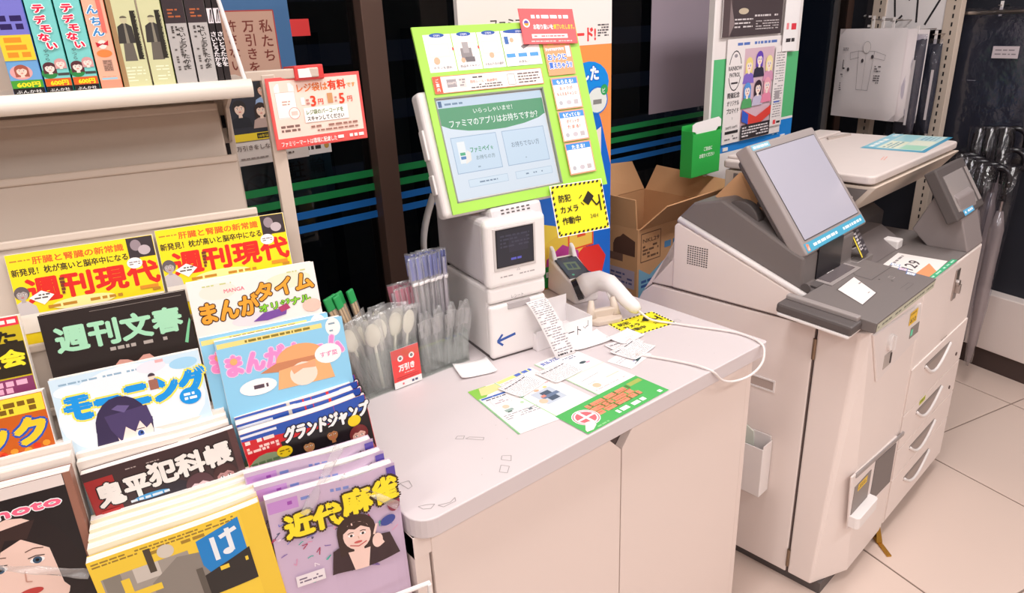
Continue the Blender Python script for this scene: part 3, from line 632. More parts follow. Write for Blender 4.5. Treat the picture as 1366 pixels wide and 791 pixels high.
t = thing('red_notice', 'small plain red notice on the dark window above the bag sign', 'sign', (.755, 1.795, 1.493)); MB().box(0, 0, 0, .06, .002, .04).build('sheet', mat('red_paper', '#d83434', .5), t)

# ================================================================== COUNTER
ctr = thing('service_counter', 'white topped beige checkout counter cabinet with two doors', 'counter', (0, 0, 0))
def rrect(x0, y0, x1, y1, rs, n=6):
    pts = []
    for (cx, cy, a0, r) in ((x0+rs[0], y0+rs[0], PI, rs[0]), (x1-rs[1], y0+rs[1], 1.5*PI, rs[1]), (x1-rs[2], y1-rs[2], 0, rs[2]), (x0+rs[3], y1-rs[3], .5*PI, rs[3])):
        for i in range(n+1): a = a0+i*PI/2/n; pts.append((cx+r*math.cos(a), cy+r*math.sin(a)))
    return pts
MB().prism(rrect(.402, .750, 1.317, 1.345, (.035, .008, .004, .004)), 'z', .786, .82).build('worktop', TOP, ctr, bevel=.002)
MB().box(.402, .775, .0, 1.295, 1.335, .06).box(.402, .790, .06, .420, 1.335, .786).box(1.277, .770, .06, 1.295, 1.335, .786).box(.402, 1.32, .06, 1.295, 1.335, .786).box(.402, .79, .06, 1.295, 1.335, .075).box(.402, .770, .745, .44, .80, .786).build('carcass', DOOR, ctr, bevel=.001)
MB().box(.402, .772, .06, .428, .792, .786).build('side_filler', DOOR, ctr)
MB().box(.43, .80, .08, 1.27, .81, .78).build('inner_board', MATT, ctr)
nx = .861
def zf(px): return 0
MB().prism([(.432, .07), (nx-.0015, .07), (nx-.0015, .737), (nx-.045, .783), (.432, .783)], 'y', .768, .786).build('door', DOOR, ctr, bevel=.001)
MB().prism([(nx+.0015, .07), (1.274, .07), (1.274, .783), (nx+.04, .783), (nx+.0015, .737)], 'y', .768, .786).build('door', DOOR, ctr, bevel=.001)
MB().prism([(nx+.0005, .06), (1.276, .06), (1.276, .785), (.430, .785), (.430, .06)], 'y', .787, .789).build('seam_gap', SEAM, ctr)
A = Art(.02); TM = '#a49c9c'
def tmark(pts, w_=1.3): A.line([(p[0]*1000, p[1]*1000) for p in pts], w_, TM)
tmark([(.578, .905), (.588, .895), (.596, .902), (.586, .910), (.578, .905)]); tmark([(.592, .893), (.612, .868), (.618, .874), (.600, .893), (.592, .893)])
tmark([(.606, .808), (.618, .798), (.608, .786), (.598, .800), (.606, .808)]); tmark([(.588, .788), (.596, .776), (.582, .764), (.574, .775), (.588, .788)])
tmark([(.428, .790), (.440, .785), (.450, .778), (.440, .773), (.430, .780), (.428, .790)]); tmark([(.452, .772), (.470, .765), (.482, .77), (.478, .762), (.456, .763), (.452, .772)])
tmark([(.437, .86), (.452, .856), (.448, .84), (.44, .838), (.437, .86)])
tmark([(1.262, .968), (1.275, .965), (1.272, .952), (1.259, .955), (1.262, .968)], .8)
for i in range(14): A.ell(random.uniform(450, 1290), random.uniform(770, 1080), 1, .7, '#a89c9a', 6)
A.build('tape_mark', ctr, PAPER, FLAT(0, 0, .8202), kind='stuff')

# --- papers and leaflets on the counter
def flat_thing(name, label, cat, M, wmm, hmm, art=None, t=.0004, curl=0, col='#f6f0f0', group=None, m=PAPER):
    o = thing(name, label, cat, M=M, group=group)
    W_, H_ = wmm/1000, hmm/1000
    f = lambda u, v: Vector((u*W_, v*H_, curl*((2*u-1)**4*.6+(2*v-1)**4*.4)+t))
    MB().sheet(f, 10 if curl else 1, 10 if curl else 1, t*.8).build('sheet', mat('paper_'+col, col, .6), o, smooth=bool(curl))
    if art: art.build('print', o, m, Matrix.Translation((0, 0, t)) if not curl else None, warp=(lambda x, y, z: tuple(f(x/W_, y/H_)+Vector((0, 0, z+.0001)))) if curl else None, cut='xy' if curl else '')
    return o
def corner(p00, p10, z): # matrix with origin p00, u toward p10
    return axes((p00[0], p00[1], z), (p10[0]-p00[0], p10[1]-p00[1], 0), (-(p10[1]-p00[1]), p10[0]-p00[0], 0))
# green strip leaflet
A = Art(.03); A.rect(0, 0, 227, 84, '#4fb25c').rect(60, 30, 196, 76, '#4fb25c').dashes(62, 27, 182, 72, 3, '#5a7a3a', .95, 3).dashes(63, 28, 183, 73, 3, '#f09070', .8, 3).dashes(63, 34, 180, 66, 5, '#d8604a', .3, 8)
A.rect(185, 62, 222, 74, '#a8b45a').dashes(76, 8, 128, 22, 1, '#ffffff', .8).dashes(134, 7, 170, 20, 1, '#f3fff3', .8).dashes(180, 5, 222, 16, 1, '#f3fff3', .8)
A.ell(38, 42, 27, 27, '#fbf2f2').ell(38, 42, 25, 25, '#ef6a72').ell(38, 42, 23, 23, '#fbf2f2').ell(38, 42, 20, 20, '#ef6a72').rect(16, 39, 60, 44, '#fbf2f2').rect(35, 18, 41, 66, '#fbf2f2').poly([(6, 12), (24, 30), (40, 26), (34, 12), (18, 4), (4, 6)], '#fbe6e0').dashes(30, 2, 60, 8, 1, '#8ad08a', .7)
flat_thing('green_leaflet', 'green leaflet with orange lettering and a red crossed circle at counter edge', 'leaflet', corner((.757, .7535), (.984, .7575), .8212), 227, 84, A)
# step guide leaflet (three white panels on green)
A = Art(.03); A.rect(0, 0, 96, 190, '#f7f2f0').poly([(0, 0), (4, 0), (4, 150), (0, 150)], '#79c47c').poly([(0, 150), (0, 190), (40, 190), (50, 176), (20, 150)], '#8cc84e').poly([(14, 160), (24, 188), (90, 188), (96, 170), (30, 156)], '#e8dc9a')
A.rect(6, 142, 60, 148, '#3566b8').text('2', 30, 142.5, 5, '#ffffff').dashes(12, 134, 56, 140, 1, '#4a4a5a', .6).frame(16, 108, 54, 130, .6, '#a0909a').dashes(20, 113, 50, 126, 2, '#b8a0a8').ell(32, 96, 7, 7, '#f8c8b0').rect(22, 78, 40, 86, '#9ab0a8').rect(24, 74, 34, 78, '#4a6a60').dashes(10, 50, 84, 70, 3, '#a8a0a8', .4).ell(66, 92, 4, 4, '#b8d8b0').rect(62, 60, 70, 66, '#6a7a80').ell(78, 110, 4, 3, '#7ac08a').frame(2, 2, 94, 148, .5, '#e0d0d4')
flat_thing('step_leaflet', 'white how-to leaflet with blue title bar and green left edge on counter', 'leaflet', corner((.668, .838), (.757, .826), .8207), 96, 190, A)
A = Art(.03); A.rect(0, 0, 100, 180, '#f7f2f0').rect(0, 0, 2.5, 180, '#a8d4a0').rect(20, 40, 70, 92, '#c2cbd8').rect(36, 46, 58, 84, '#47566a').rect(28, 60, 70, 70, '#6a7c98').ell(22, 56, 9, 9, '#f7c4a8').ell(40, 96, 6, 4, '#f7b090').ell(62, 96, 5, 4, '#f7d08a').rect(30, 66, 40, 74, '#e08a7a').dashes(8, 104, 92, 120, 2, '#d8a0a0', .35).dashes(4, 150, 60, 168, 2, '#c8c0c4', .3).rect(4, 168, 90, 179, '#dfe38e').dashes(50, 168, 94, 179, 1, '#4a6ac0', .9)
flat_thing('step_leaflet', 'white how-to leaflet with grey blue machine picture, middle of the counter', 'leaflet', corner((.757, .838), (.868, .84), .8209), 100, 180, A)
A = Art(.03); A.rect(0, 0, 112, 184, '#f7f2f0').rect(0, 0, 3, 184, '#a8cfa0').line([(18, 60), (70, 64)], .9, '#5a5058').line([(18, 42), (40, 42)], .8, '#5a5058').ell(28, 28, 9, 9, '#f8c4a4').rect(66, 36, 104, 40, '#f8d8c8').dashes(10, 10, 100, 18, 1, '#e8c0c0', .35).frame(12, 6, 108, 84, .4, '#d8c0c8').rect(0, 86, 112, 90, '#e0ead8').text('支払方法', 8, 166, 14, '#3f62b8', W=50, bold=.04).rect(60, 100, 104, 140, '#eef2f4').ell(80, 118, 9, 5, '#44565c').ell(90, 112, 6, 3, '#e8a0b8').dashes(56, 146, 90, 160, 2, '#4a5a8a', .4)
flat_thing('step_leaflet', 'white how-to leaflet with peach dot, right of the machine picture', 'leaflet', corner((.870, .840), (.985, .842), .8207), 112, 184, A)
A = Art(.03)
for (u, v, c) in ((30, 14, '#4a6ac0'), (24, 6, '#2a3a5c')): A.line([(u, v), (u+14, v+2)], 1.6, c)
A.poly([(36, 6), (58, 10), (54, 22), (40, 20)], '#3c5a5e').line([(44, 16), (60, 24)], 2, '#ef9ab0').text('文', 50, 26, 8, '#3a4a6a').dashes(6, 30, 60, 44, 2, '#b8b0b8', .3)
flat_thing('payment_leaflet', 'white leaflet with small dark teal figure behind the green leaflet', 'leaflet', corner((1.0, .868), (1.085, .885), .8206), 85, 60, A)
# receipts
def receipt(label, M, wm, hm, seed, curl=.004):
    a = Art(.03); a.dashes(4, 4, wm-4, hm-4, int(hm/5), '#8f878c', .28, seed); a.dashes(8, hm-14, wm-8, hm-8, 1, '#4a444c', .5, seed+1)
    return flat_thing('receipt', label, 'receipt', M, wm, hm, a, .0003, curl, group=None)
receipt('crumpled receipt on the left of the three laid on the leaflets', corner((.752, .930), (.828, .945), .8225), 80, 60, 1)
receipt('receipt between two others on top of the leaflets', corner((.840, .925), (.922, .93), .8225), 82, 62, 5)
receipt('small receipt right of the leaflets near the scanner', corner((1.03, .885), (1.115, .90), .822), 86, 66, 9)
receipt('long receipt lying across behind the payment leaflet', corner((1.035, .945), (1.12, .935), .8216), 84, 40, 12, .002)
flat_thing('paper_slip', 'blank white slip with curled edge beside the receipt printer', 'paper', corner((.715, 1.075), (.790, 1.050), .821), 78, 70, None, .0004, .006)
flat_thing('paper_slip', 'blank curled sheet between the receipt tray and the yellow sticker', 'paper', corner((.965, 1.005), (1.09, .985), .8212), 110, 62, None, .0004, .008)
flat_thing('paper_slip', 'blank narrow slip touching the yellow sticker', 'paper', corner((1.07, .955), (1.15, .955), .8222), 72, 52, None, .0004, .004)
# yellow camera sticker on the counter
def camsign(W_, H_, words=True):
    a = Art(.03); a.rect(0, 0, W_, H_, '#fbf4ee').rect(2, 2, W_-2, H_-2, '#f6ea2c')
    n = 11
    for i in range(n):
        x = 4+(W_-10)*i/n; w_ = (W_-10)/n*.5
        a.poly([(x, 2), (x+w_, 2), (x+w_+3, 7), (x+3, 7)], '#2a2620').poly([(x, H_-7), (x+w_, H_-7), (x+w_+3, H_-2), (x+3, H_-2)], '#2a2620')
    n = 8
    for i in range(n):
        y = 5+(H_-12)*i/n; w_ = (H_-12)/n*.5
        a.poly([(2, y), (7, y+3), (7, y+w_+3), (2, y+w_)], '#2a2620').poly([(W_-7, y), (W_-2, y+3), (W_-2, y+w_+3), (W_-7, y+w_)], '#2a2620')
    s = W_/150
    for i, tx_ in enumerate(('防犯', 'カメラ', '作動中')): a.text(tx_, 18*s, H_-(38+25*i)*s*(H_/(115*s)), 18*s, '#2a2620', bold=.03)
    a.poly([(84*s, H_*.62), (104*s, H_*.80), (118*s, H_*.68), (98*s, H_*.52)], '#2a2620').line([(78*s, H_*.60), (86*s, H_*.54)], 2, '#2a2620').line([(75*s, H_*.68), (84*s, H_*.74)], 2, '#2a2620')
    a.line([(108*s, H_*.66), (122*s, H_*.5), (132*s, H_*.56)], 4*s, '#2a2620').line([(133*s, H_*.38), (133*s, H_*.70)], 4*s, '#2a2620').text('24H', 98*s, H_*.26, 14*s, '#5a5430', bold=0)
    return a
flat_thing('camera_sticker', 'yellow and black camera warning sticker flat on the counter under the scanner', 'sticker', corner((1.117, .972), (1.255, .950), .8205), 140, 92, camsign(140, 92))

# ================================================================== SELF CHECKOUT TERMINAL
TR = R(-9)
pr = thing('receipt_printer', 'white receipt printer with blue arrow under the checkout display', 'printer', (.815, 1.10, .82), TR)
MB().box(0, .012, .004, .138, .215, .163).build('casing', WHITE, pr, bevel=.008, seg=3)
MB().box(-.002, -.002, .003, .140, .016, .127).build('front_door', WHITE, pr, bevel=.008, seg=3)
MB().box(-.002, -.002, .130, .140, .020, .166).build('front_cap', WHITE, pr, bevel=.008, seg=3)
MB().box(.042, -.004, .112, .098, .002, .126).build('paper_slot', mat('slot_grey', '#b5adae', .4), pr, bevel=.001)
MB().box(.002, .002, 0, .136, .2, .006).build('foot', DARKG2, pr)
A = Art(.03); A.line([(14, 52), (58, 60)], 6, '#2d55a5').line([(26, 66), (13, 52), (26, 40)], 5, '#2d55a5').text('レシート', 52, 144, 9, '#8a8488', W=30, bold=0)
A.build('marking', pr, GLOSSY, FRONT(0, -.0022, -.008))
ck = thing('checkout_terminal', 'tall white self checkout terminal with green framed touch screen', 'checkout terminal', (.815, 1.10, .987), TR)
MB().box(0, .012, 0, .138, .245, .142).build('casing', mat('white_plastic_grey', '#d9d2d4', .4), ck, bevel=.012, seg=3)
MB().box(-.004, -.006, -.002, .142, .020, .142).build('front_bezel', WHITE, ck, bevel=.011, seg=4)
MB().box(.012, -.0075, .036, .114, -.004, .128).build('screen_frame', mat('screen_rim', '#cfc8c6', .35), ck, bevel=.002)
MB().box(.018, -.0085, .043, .108, -.006, .124).build('display', BLACK, ck)
A = Art(.03); A.rect(2, 2, 88, 79, '#1d2238').rect(30, 30, 76, 66, '#30304a').dashes(10, 40, 80, 70, 4, '#4a4a64', .5).dashes(34, 12, 62, 18, 1, '#7a7aff', .8)
A.build('display_image', ck, print_mat('dim_screen', .2, .5), FRONT(.018, -.0087, .043))
A = Art(.03); A.dashes(26, 12, 112, 19, 1, '#b0a8a8', .4).line([(66, 24), (70, 29), (74, 24), (66, 24)], .7, '#b0a8a8'); A.build('marking', ck, GLOSSY, FRONT(0, -.0062, .006))
# cable loop behind left
MB().sheet(lambda u, v: Vector((-.005-.035*math.sin(u*2.6)-.012*v*0, .215+.03*v, .16-.20*u)), 12, 1, .003).build('ribbon_cable', WHITE, ck, smooth=True)
# monitor, tilted back, separate local frame (parts of the terminal)
wm = Matrix.Translation((.79, 1.151, 1.171)) @ Matrix.Rotation(R(-5.5), 4, 'Z') @ Matrix.Rotation(-R(18), 4, 'X')
inv = (Matrix.Translation((.815, 1.10, .987)) @ Matrix.Rotation(TR, 4, 'Z')).inverted()
ML = inv @ wm
MB().box(-.036, .004, -.030, .282, .040, .224).build('monitor_housing', WHITE, ck, bevel=.010, seg=4, M=ML)
MB().box(-.040, .012, .02, -.034, .03, .06).box(-.040, .012, .09, -.034, .03, .15).build('side_button', WHITE, ck, bevel=.002, M=ML)
MB().prism([(.06, -.012), (.19, -.012), (.19, .06), (.06, .06)], 'z', -.075, -.028).build('monitor_neck', mat('white_plastic_grey', '#d9d2d4', .4), ck, bevel=.008, M=ML)
s = MB()
for j in range(3):
    for i in range(6): s.box(.085+.013*i, -.0128, -.052+.007*j, .092+.013*i, -.0118, -.049+.007*j)
s.build('speaker_slot', DARKG2, ck, M=ML, kind='stuff')
# LCD
A = Art(.03); A.rect(0, 0, 258, 202, '#dfe9f5').rect(0, 186, 258, 202, '#c9dcee').dashes(18, 189, 60, 197, 1, '#6a8aa8', .5).rect(4, 188, 12, 200, '#2f5f90')
A.rect(0, 152, 258, 186, '#3f9a68').poly([(0, 153), (20, 144), (60, 136), (110, 132), (150, 132), (200, 137), (240, 145), (258, 153)], '#3f9a68')
A.text('いらっしゃいませ！', 129, 170, 12, '#f4fbf6', W=96, al='c', bold=.01).text('ファミマのアプリはお持ちですか？', 129, 147, 17, '#f4fbf6', W=218, al='c', bold=.015)
for x0 in (14, 137): A.rect(x0, 52, x0+109, 126, '#9fb8d4').rect(x0+1.5, 53.5, x0+107.5, 124.5, '#cfe2f4')
A.rect(26, 72, 44, 116, '#f2f6f8').rect(29, 88, 41, 94, '#3fb080').rect(29, 80, 41, 86, '#3f80c0').poly([(38, 70), (52, 76), (54, 92), (46, 98), (42, 86)], '#f6efe8').text('ファミペイ', 54, 92, 13, '#2f9a68', W=46, bold=.03).text('を', 103, 93, 8, '#2f9a68').text('お持ちの方', 64, 76, 10, '#5a7a80', W=46, bold=0).dashes(64, 58, 82, 64, 1, '#9ab0c4', .5)
A.text('お持ちでない方', 191, 90, 13, '#5a7088', W=72, al='c', bold=0).dashes(184, 62, 200, 67, 1, '#9ab0c4', .5)
for x0 in (34, 150): A.rect(x0, 22, x0+96, 38, '#b8cce0').rect(x0+1, 23, x0+95, 37, '#d9e8f6').dashes(x0+26, 27, x0+70, 33, 1, '#7a90a8', .5)
A.build('touch_screen', ck, LCD, ML @ FRONT(0, .0032, 0))
# green surround: sheet with opening
X0, X1, Z0, Z1 = -.020, .386, -.026, .346
gs = MB().box(X0, -.003, Z0, -.003, .001, Z1).box(.261, -.003, Z0, X1, .001, Z1).box(-.003, -.003, Z0, .261, .001, -.003).box(-.003, -.003, .205, .261, .001, Z1)
gb = gs.build('green_surround', mat('green_surround', '#a6dd52', .35), ck, M=ML)
MB().box(-.005, -.0035, -.005, -.002, .0032, .207).box(.26, -.0035, -.005, .263, .0032, .207).box(-.005, -.0035, .204, .263, .0032, .207).box(-.005, -.0035, -.005, .263, .0032, -.002).build('screen_rim', mat('rim_grey', '#8a9080', .4), ck, M=ML)
A = Art(.04)
for i, (a, b) in enumerate(((0, 62), (64, 122), (124, 180))):
    A.rect(a, 256, b, 330, '#fbf6f4').ell((a+b)/2, 328, 17, 4.5, '#2a55a8').text('STEP%d' % (i+1), (a+b)/2, 325.3, 6, '#ffffff', al='c').rect(a+6, 284, b-8, 312, '#f3dcd6').rect(a+9, 288, b-11, 309, '#fbf0ec')
    if i < 2: A.poly([(b-2, 296), (b+5, 300), (b-2, 304)], '#e85040')
A.rect(78, 276, 104, 300, '#8a8486').rect(84, 290, 98, 312, '#a8a2a4').rect(86, 272, 108, 282, '#6a6468').ell(20, 278, 7, 7, '#f7b090').ell(80, 276, 5, 5, '#f7b090').ell(150, 282, 6, 6, '#f7b090')
A.rect(182, 256, 274, 330, '#fbf6f4').ell(228, 328, 40, 4.5, '#2a55a8').text('STEP4', 228, 325.3, 6, '#ffffff', al='c').rect(188, 302, 198, 318, '#3a6ab0').ell(206, 310, 5, 5, '#f7b090').poly([(226, 296), (246, 304), (250, 298), (232, 290)], '#8a8486').poly([(244, 302), (256, 308), (254, 298)], '#5aae5a').ell(262, 318, 5, 5, '#e85040')
for x0 in (186, 216, 246): A.rect(x0, 274, x0+22, 282, '#4a9ad8')
for a, t_ in ((30, 'ボタンを選択'), (93, '商品をスキャン'), (152, 'お支払方法の選択'), (228, 'お支払い')): A.text(t_, a, 262, 6, '#4a4448', W=min(46, len(t_)*7), al='c', bold=0)
A.rect(0, 214, 266, 247, '#fbeee6').frame(0, 214, 266, 247, 1.5, '#e87a5a').rect(0, 214, 18, 247, '#e8502c').vtext('ご案内', 9, 244, 8, '#ffffff', 1.1).rect(30, 224, 52, 240, '#9a9296').text('000円', 32, 230, 6, '#fbeee6', W=18).rect(58, 222, 74, 241, '#d8cfcb').dashes(59, 224, 73, 240, 3, '#8a8286', .5)
A.dashes(84, 237, 118, 243, 1, '#4a4448', .5).text('回収レール・発送受付', 84, 229, 6.5, '#e8502c', W=66, bold=.01).dashes(84, 217, 160, 227, 2, '#5a5458', .5).frame(176, 218, 194, 240, 1, '#a89a9a').dashes(202, 218, 258, 242, 4, '#6a5a5a', .45)
A.rect(284, 228, 358, 302, '#f7a070').rect(288, 298, 354, 290, '#f7a070').dashes(296, 292, 346, 298, 1, '#e8d83a', .7).text('ファミマのアプリで', 288, 282, 6.5, '#2f6ad0', W=50, bold=.03, out='#ffffff', ow=.12).text('おトクに', 290, 262, 15, '#2f6ad0', W=50, bold=.05, out='#ffffff', ow=.12).text('買えちゃう!?', 290, 244, 15, '#2f6ad0', W=62, bold=.05, out='#ffffff', ow=.12).rect(342, 266, 354, 290, '#e8eef4')
for k, (z0, z1, t_, c1, c2) in enumerate(((153, 223, 'もらえる!', 'おトクが', 'もらえるチャンス!'), (82, 150, 'もどってくる!', 'ポイントが', 'たまる!'), (8, 79, 'たまる!', '', ''))):
    A.rect(285, z0, 359, z1, '#f7a688').rect(288, z0+3, 356, z1-3, '#fbf6f4').rect(288, z1-16, 356, z1-3, '#3b8fdc').text(t_, 322, z1-14, 10, '#ffffff', W=min(48, len(t_)*9), al='c', bold=.04).text(c1, 322, z1-28, 9, '#ef7050', W=36, al='c', bold=.03).text(c2, 322, z1-40, 9, '#ef7050', W=min(56, 9*len(c2)), al='c', bold=.03)
    A.ell(300, z0+14, 5, 5, '#b8b8c0').ell(322, z0+14, 7, 5, '#c8c0c8').rect(336, z0+9, 348, z0+19, '#c0b8bc')
A.build('surround_print', ck, GLOSSY, ML @ FRONT(0, -.0032, 0))
# camera warning card hanging at the lower right of the surround
t = thing('camera_sign', 'yellow and black striped camera warning card on the corner of the checkout screen', 'sign', M=wm @ Matrix.Translation((.216, -.010, -.120)) @ Matrix.Rotation(R(2), 4, 'Y'))
MB().box(0, 0, 0, .146, .001, .114).build('card', WHITE, t); camsign(146, 114).build('print', t, GLOSSY, FRONT(0, -.0002, 0))
t = thing('red_end_notice', 'red notice card at the top right of the checkout screen', 'sign', M=wm @ Matrix.Translation((.232, -.010, .298)) @ Matrix.Rotation(R(2), 4, 'Y'))
MB().box(0, 0, 0, .146, .001, .075).build('card', mat('red_notice_card', '#ee5a60', .4), t)
A = Art(.03); A.rect(1, 1, 145, 74, '#f06468').rect(24, 12, 120, 21, '#fbeeea').dashes(30, 14, 114, 19, 1, '#e85a60', .5).text('お取り扱いを', 32, 32, 12, '#ffffff', W=52, bold=.03).text('終了いたします。', 86, 32, 12, '#ffe23a', W=56, bold=.03).dashes(30, 52, 130, 64, 1, '#ffffff', .6).ell(15, 44, 9, 9, '#fbf6f4').ell(15, 44, 6, 6, '#5a4ab0', a=0, b=PI).ell(15, 44, 6, 6, '#f0a030', a=PI, b=2*PI).dashes(20, 3, 130, 8, 1, '#ffc8c8', .5)
A.build('print', t, GLOSSY, FRONT(0, -.0002, 0))

# --- bright promotional board behind the terminal
pb = thing('promotion_board', 'tall orange and blue promotional board standing behind the checkout screen', 'board', (.96, 1.352, .0))
MB().box(0, 0, .55, .49, .012, 1.72).build('panel', mat('foam_board', '#e8e2de', .5), pb)
MB().box(.05, .012, 0, .08, .04, 1.5).box(.40, .012, 0, .43, .04, 1.5).build('stand', DARKG, pb)
A = Art(.06); A.rect(0, 550, 490, 1720, '#f59a55').rect(0, 1440, 490, 1720, '#f3ece8').text('カード!', 330, 1452, 38, '#e8484a', W=100, bold=.05).dashes(438, 1458, 478, 1490, 5, '#5a5458', .6)
A.text('ファミマの', 90, 1490, 26, '#4a4448', W=120, bold=.02)
A.poly([(250, 1180), (300, 1290), (340, 1430), (360, 1440), (450, 1250), (490, 1120), (490, 550), (0, 550), (0, 1000)], '#1c6fd8').poly([(0, 1000), (120, 960), (180, 900), (90, 820), (0, 860)], '#f5dc4a')
A.poly([(300, 1080), (350, 1340), (400, 1120), (380, 1060)], '#2a9cf0').ell(405, 1345, 75, 55, '#1c8fe8').ell(330, 1350, 45, 45, '#f6e23a').text('した', 380, 1355, 40, '#ffffff', W=60, bold=.05, out='#1c6fd8', ow=.12).text('て', 372, 1290, 40, '#ffffff', bold=.05)
A.ell(436, 1300, 40, 36, '#2a7ad8').ell(436, 1300, 36, 32, '#e6ece8').rect(420, 1290, 452, 1302, '#8a8a88').ell(462, 1325, 14, 14, '#35a560').text('ビ', 455, 1318, 14, '#ffffff')
A.rect(380, 1115, 450, 1190, '#f3ece8').poly([(380, 1115), (450, 1115), (450, 1230), (380, 1200)], '#f3e6e0')
A.poly([(120, 960), (200, 1010), (300, 980), (320, 820), (200, 780)], '#f6d84a').ell(300, 900, 90, 60, '#f2cf4a').rect(320, 905, 420, 985, '#e8522c').rect(326, 910, 414, 980, '#f7cf58').rect(312, 975, 428, 1005, '#e8522c').rect(318, 980, 422, 1000, '#f9d868').rect(356, 938, 388, 946, '#e8522c')
A.poly([(340, 880), (380, 905), (440, 900), (470, 860), (450, 800), (400, 830), (350, 830)], '#e8322c').poly([(230, 820), (360, 820), (360, 900), (300, 930), (240, 900)], '#c03a9a').rect(200, 820, 330, 880, '#2f9a48').dashes(210, 846, 320, 868, 1, '#ffffff', .7).rect(270, 780, 360, 835, '#d8322c').text('パン', 275, 788, 36, '#ffffff', bold=.04)
A.line([(60, 1040), (180, 900), (240, 780)], 22, '#e8522c')
A.build('print', pb, GLOSSY, FRONT(0, -.0005, 0))
# yellow/green blanks: register tray with receipts
tr = thing('receipt_tray', 'white folded paper tray for used receipts with handwriting on the front', 'tray', (.915, 1.068, .8205), R(-7))
WP = mat('white_card', '#f5f0f0', .55)
MB().box(0, 0, 0, .155, .0015, .046).box(0, .0015, 0, .0015, .10, .040).box(.1535, .0015, 0, .155, .10, .046).box(0, .10, 0, .155, .1015, .07).box(0, .0015, 0, .155, .10, .001).build('body', WP, tr, bevel=.0004)
A = Art(.03); A.text('ノシート', 46, 10, 28, '#3a363a', W=76, bold=-.012).line([(142, 38), (142, 24), (136, 24)], 1, '#3a363a').line([(128, 26), (134, 20), (140, 26)], .9, '#3a363a')
A.build('handwriting', tr, PAPER, FRONT(0, -.0003, 0))
a_ = Art(.02); a_.dashes(4, 10, 52, 160, 24, '#8a8288', .3, 4).dashes(8, 4, 50, 9, 1, '#3a3438', .7)
def rcurve(u, v):  # from the printer slot down over the tray front
    x = .895-.028*u*0+.052*v+.022*u; y = 1.078-.07*u; z = .94-.118*(u**1.25)
    return Vector((x, y-.006*v, z))
t = thing('receipt', 'long printed receipt hanging from the printer slot onto the counter', 'receipt')
MB().sheet(lambda u, v: rcurve(u, v), 14, 1, .0003).build('sheet', WP, t, smooth=True)
a_.build('print', t, PAPER, None, warp=lambda x, y, z: tuple(rcurve(1-min(1, y/.165), min(1, x/.055))+Vector((-.0002, -.0009-z, .0006+z))), cut='y')
for k, (x, y, rot_, tl, lab) in enumerate(((.075, .03, .5, .6, 'receipt sticking up out of the white tray, front one'), (.03, .06, -.2, .8, 'receipt lying inside the white tray'))):
    a = Art(.03); a.dashes(5, 5, 53, 66, 11, '#8a8288', .3, k); a.dashes(12, 56, 46, 64, 1, '#3a3438', .6)
    Mx = Matrix.Translation((.915+x, 1.068+y, .86)) @ Matrix.Rotation(rot_, 4, 'Z') @ Matrix.Rotation(tl, 4, 'X')
    flat_thing('receipt', lab, 'receipt', Mx @ Matrix.Translation((0, -.02, -.02)), 58, 70, a, .0003, .003)
# --- card reader
cr = thing('card_reader', 'white contactless card reader with small tilted dark screen on the counter', 'card reader', (1.235, 1.330, .8205), R(-105))
HX = [(3, 2, 1, 0), (4, 5, 6, 7), (0, 1, 5, 4), (1, 2, 6, 5), (2, 3, 7, 6), (3, 0, 4, 7)]
MB().add([(.0, -.045, 0), (.14, -.036, 0), (.14, .036, 0), (0, .045, 0), (.004, -.042, .092), (.132, -.036, .050), (.132, .036, .050), (.004, .042, .092)], HX).build('body', WHITE, cr, bevel=.008, seg=3)
MR = axes((.018, -.033, .0885), (1, 0, -.33), (0, 1, 0))
MB().box(0, 0, 0, .092, .066, .002).build('screen', BLACK, cr, bevel=.001, M=MR)
Art(.03).rect(3, 3, 89, 63, '#1c2428').poly([(24, 16), (58, 14), (64, 50), (28, 52)], '#7a8a4a').poly([(32, 22), (52, 20), (56, 44), (36, 46)], '#1c3838').line([(34, 34), (54, 32)], 3, '#7a8a4a').ell(80, 18, 3.5, 3.5, '#4ad8a0').build('screen_image', cr, print_mat('dim_screen2', .2, .45), MR @ Matrix.Translation((0, 0, .0022)))
for q in (-1, 1): MB().add([(-.004, q*.030-.008, .07), (.034, q*.030-.008, .07), (.034, q*.030+.008, .07), (-.004, q*.030+.008, .07), (.0, q*.030-.006, .122), (.014, q*.030-.006, .112), (.014, q*.030+.006, .112), (.0, q*.030+.006, .122)], HX).build('cradle_arm', WHITE, cr, bevel=.004)
MB().box(.01, -.03, 0, .12, .03, .004).build('foot', BLACK, cr)
# --- barcode scanner in its stand
st = thing('scanner_stand', 'cream plastic stand holding the barcode scanner', 'stand', (1.145, 1.085, .8205), R(-20))
MB().prism(rrect(-.042, -.030, .042, .030, (.02, .02, .02, .02)), 'z', 0, .012).build('base', CREAM, st, bevel=.003)
for q in (-1, 1): MB().tube([(q*.032, .004, .006), (q*.031, .006, .03), (q*.028, .012, .052)], [.015, .010, .006], 10).build('arm', CREAM, st, smooth=True)
MB().box(-.03, -.004, .008, .03, .012, .03).build('rest', CREAM, st, bevel=.003)
bs = thing('barcode_scanner', 'white handheld barcode scanner lying in its cream stand', 'scanner', (1.12, 1.075, .8205), 0)
hp = [(1.165, 1.190, .868), (1.185, 1.180, .880), (1.206, 1.158, .888), (1.212, 1.128, .886), (1.206, 1.095, .876), (1.203, 1.065, .862), (1.204, 1.040, .850), (1.205, 1.028, .845)]
hp = [(x-1.12, y-1.075, z-.8205) for x, y, z in hp]
MB().tube(hp, [.028, .0285, .026, .0225, .0195, .018, .0165, .010], 18).build('body', WHITE, bs, smooth=True)
MB().tube([(.036, .122, .044), (.047, .114, .049)], [.0272, .0285], 18).build('window', BLACK, bs)
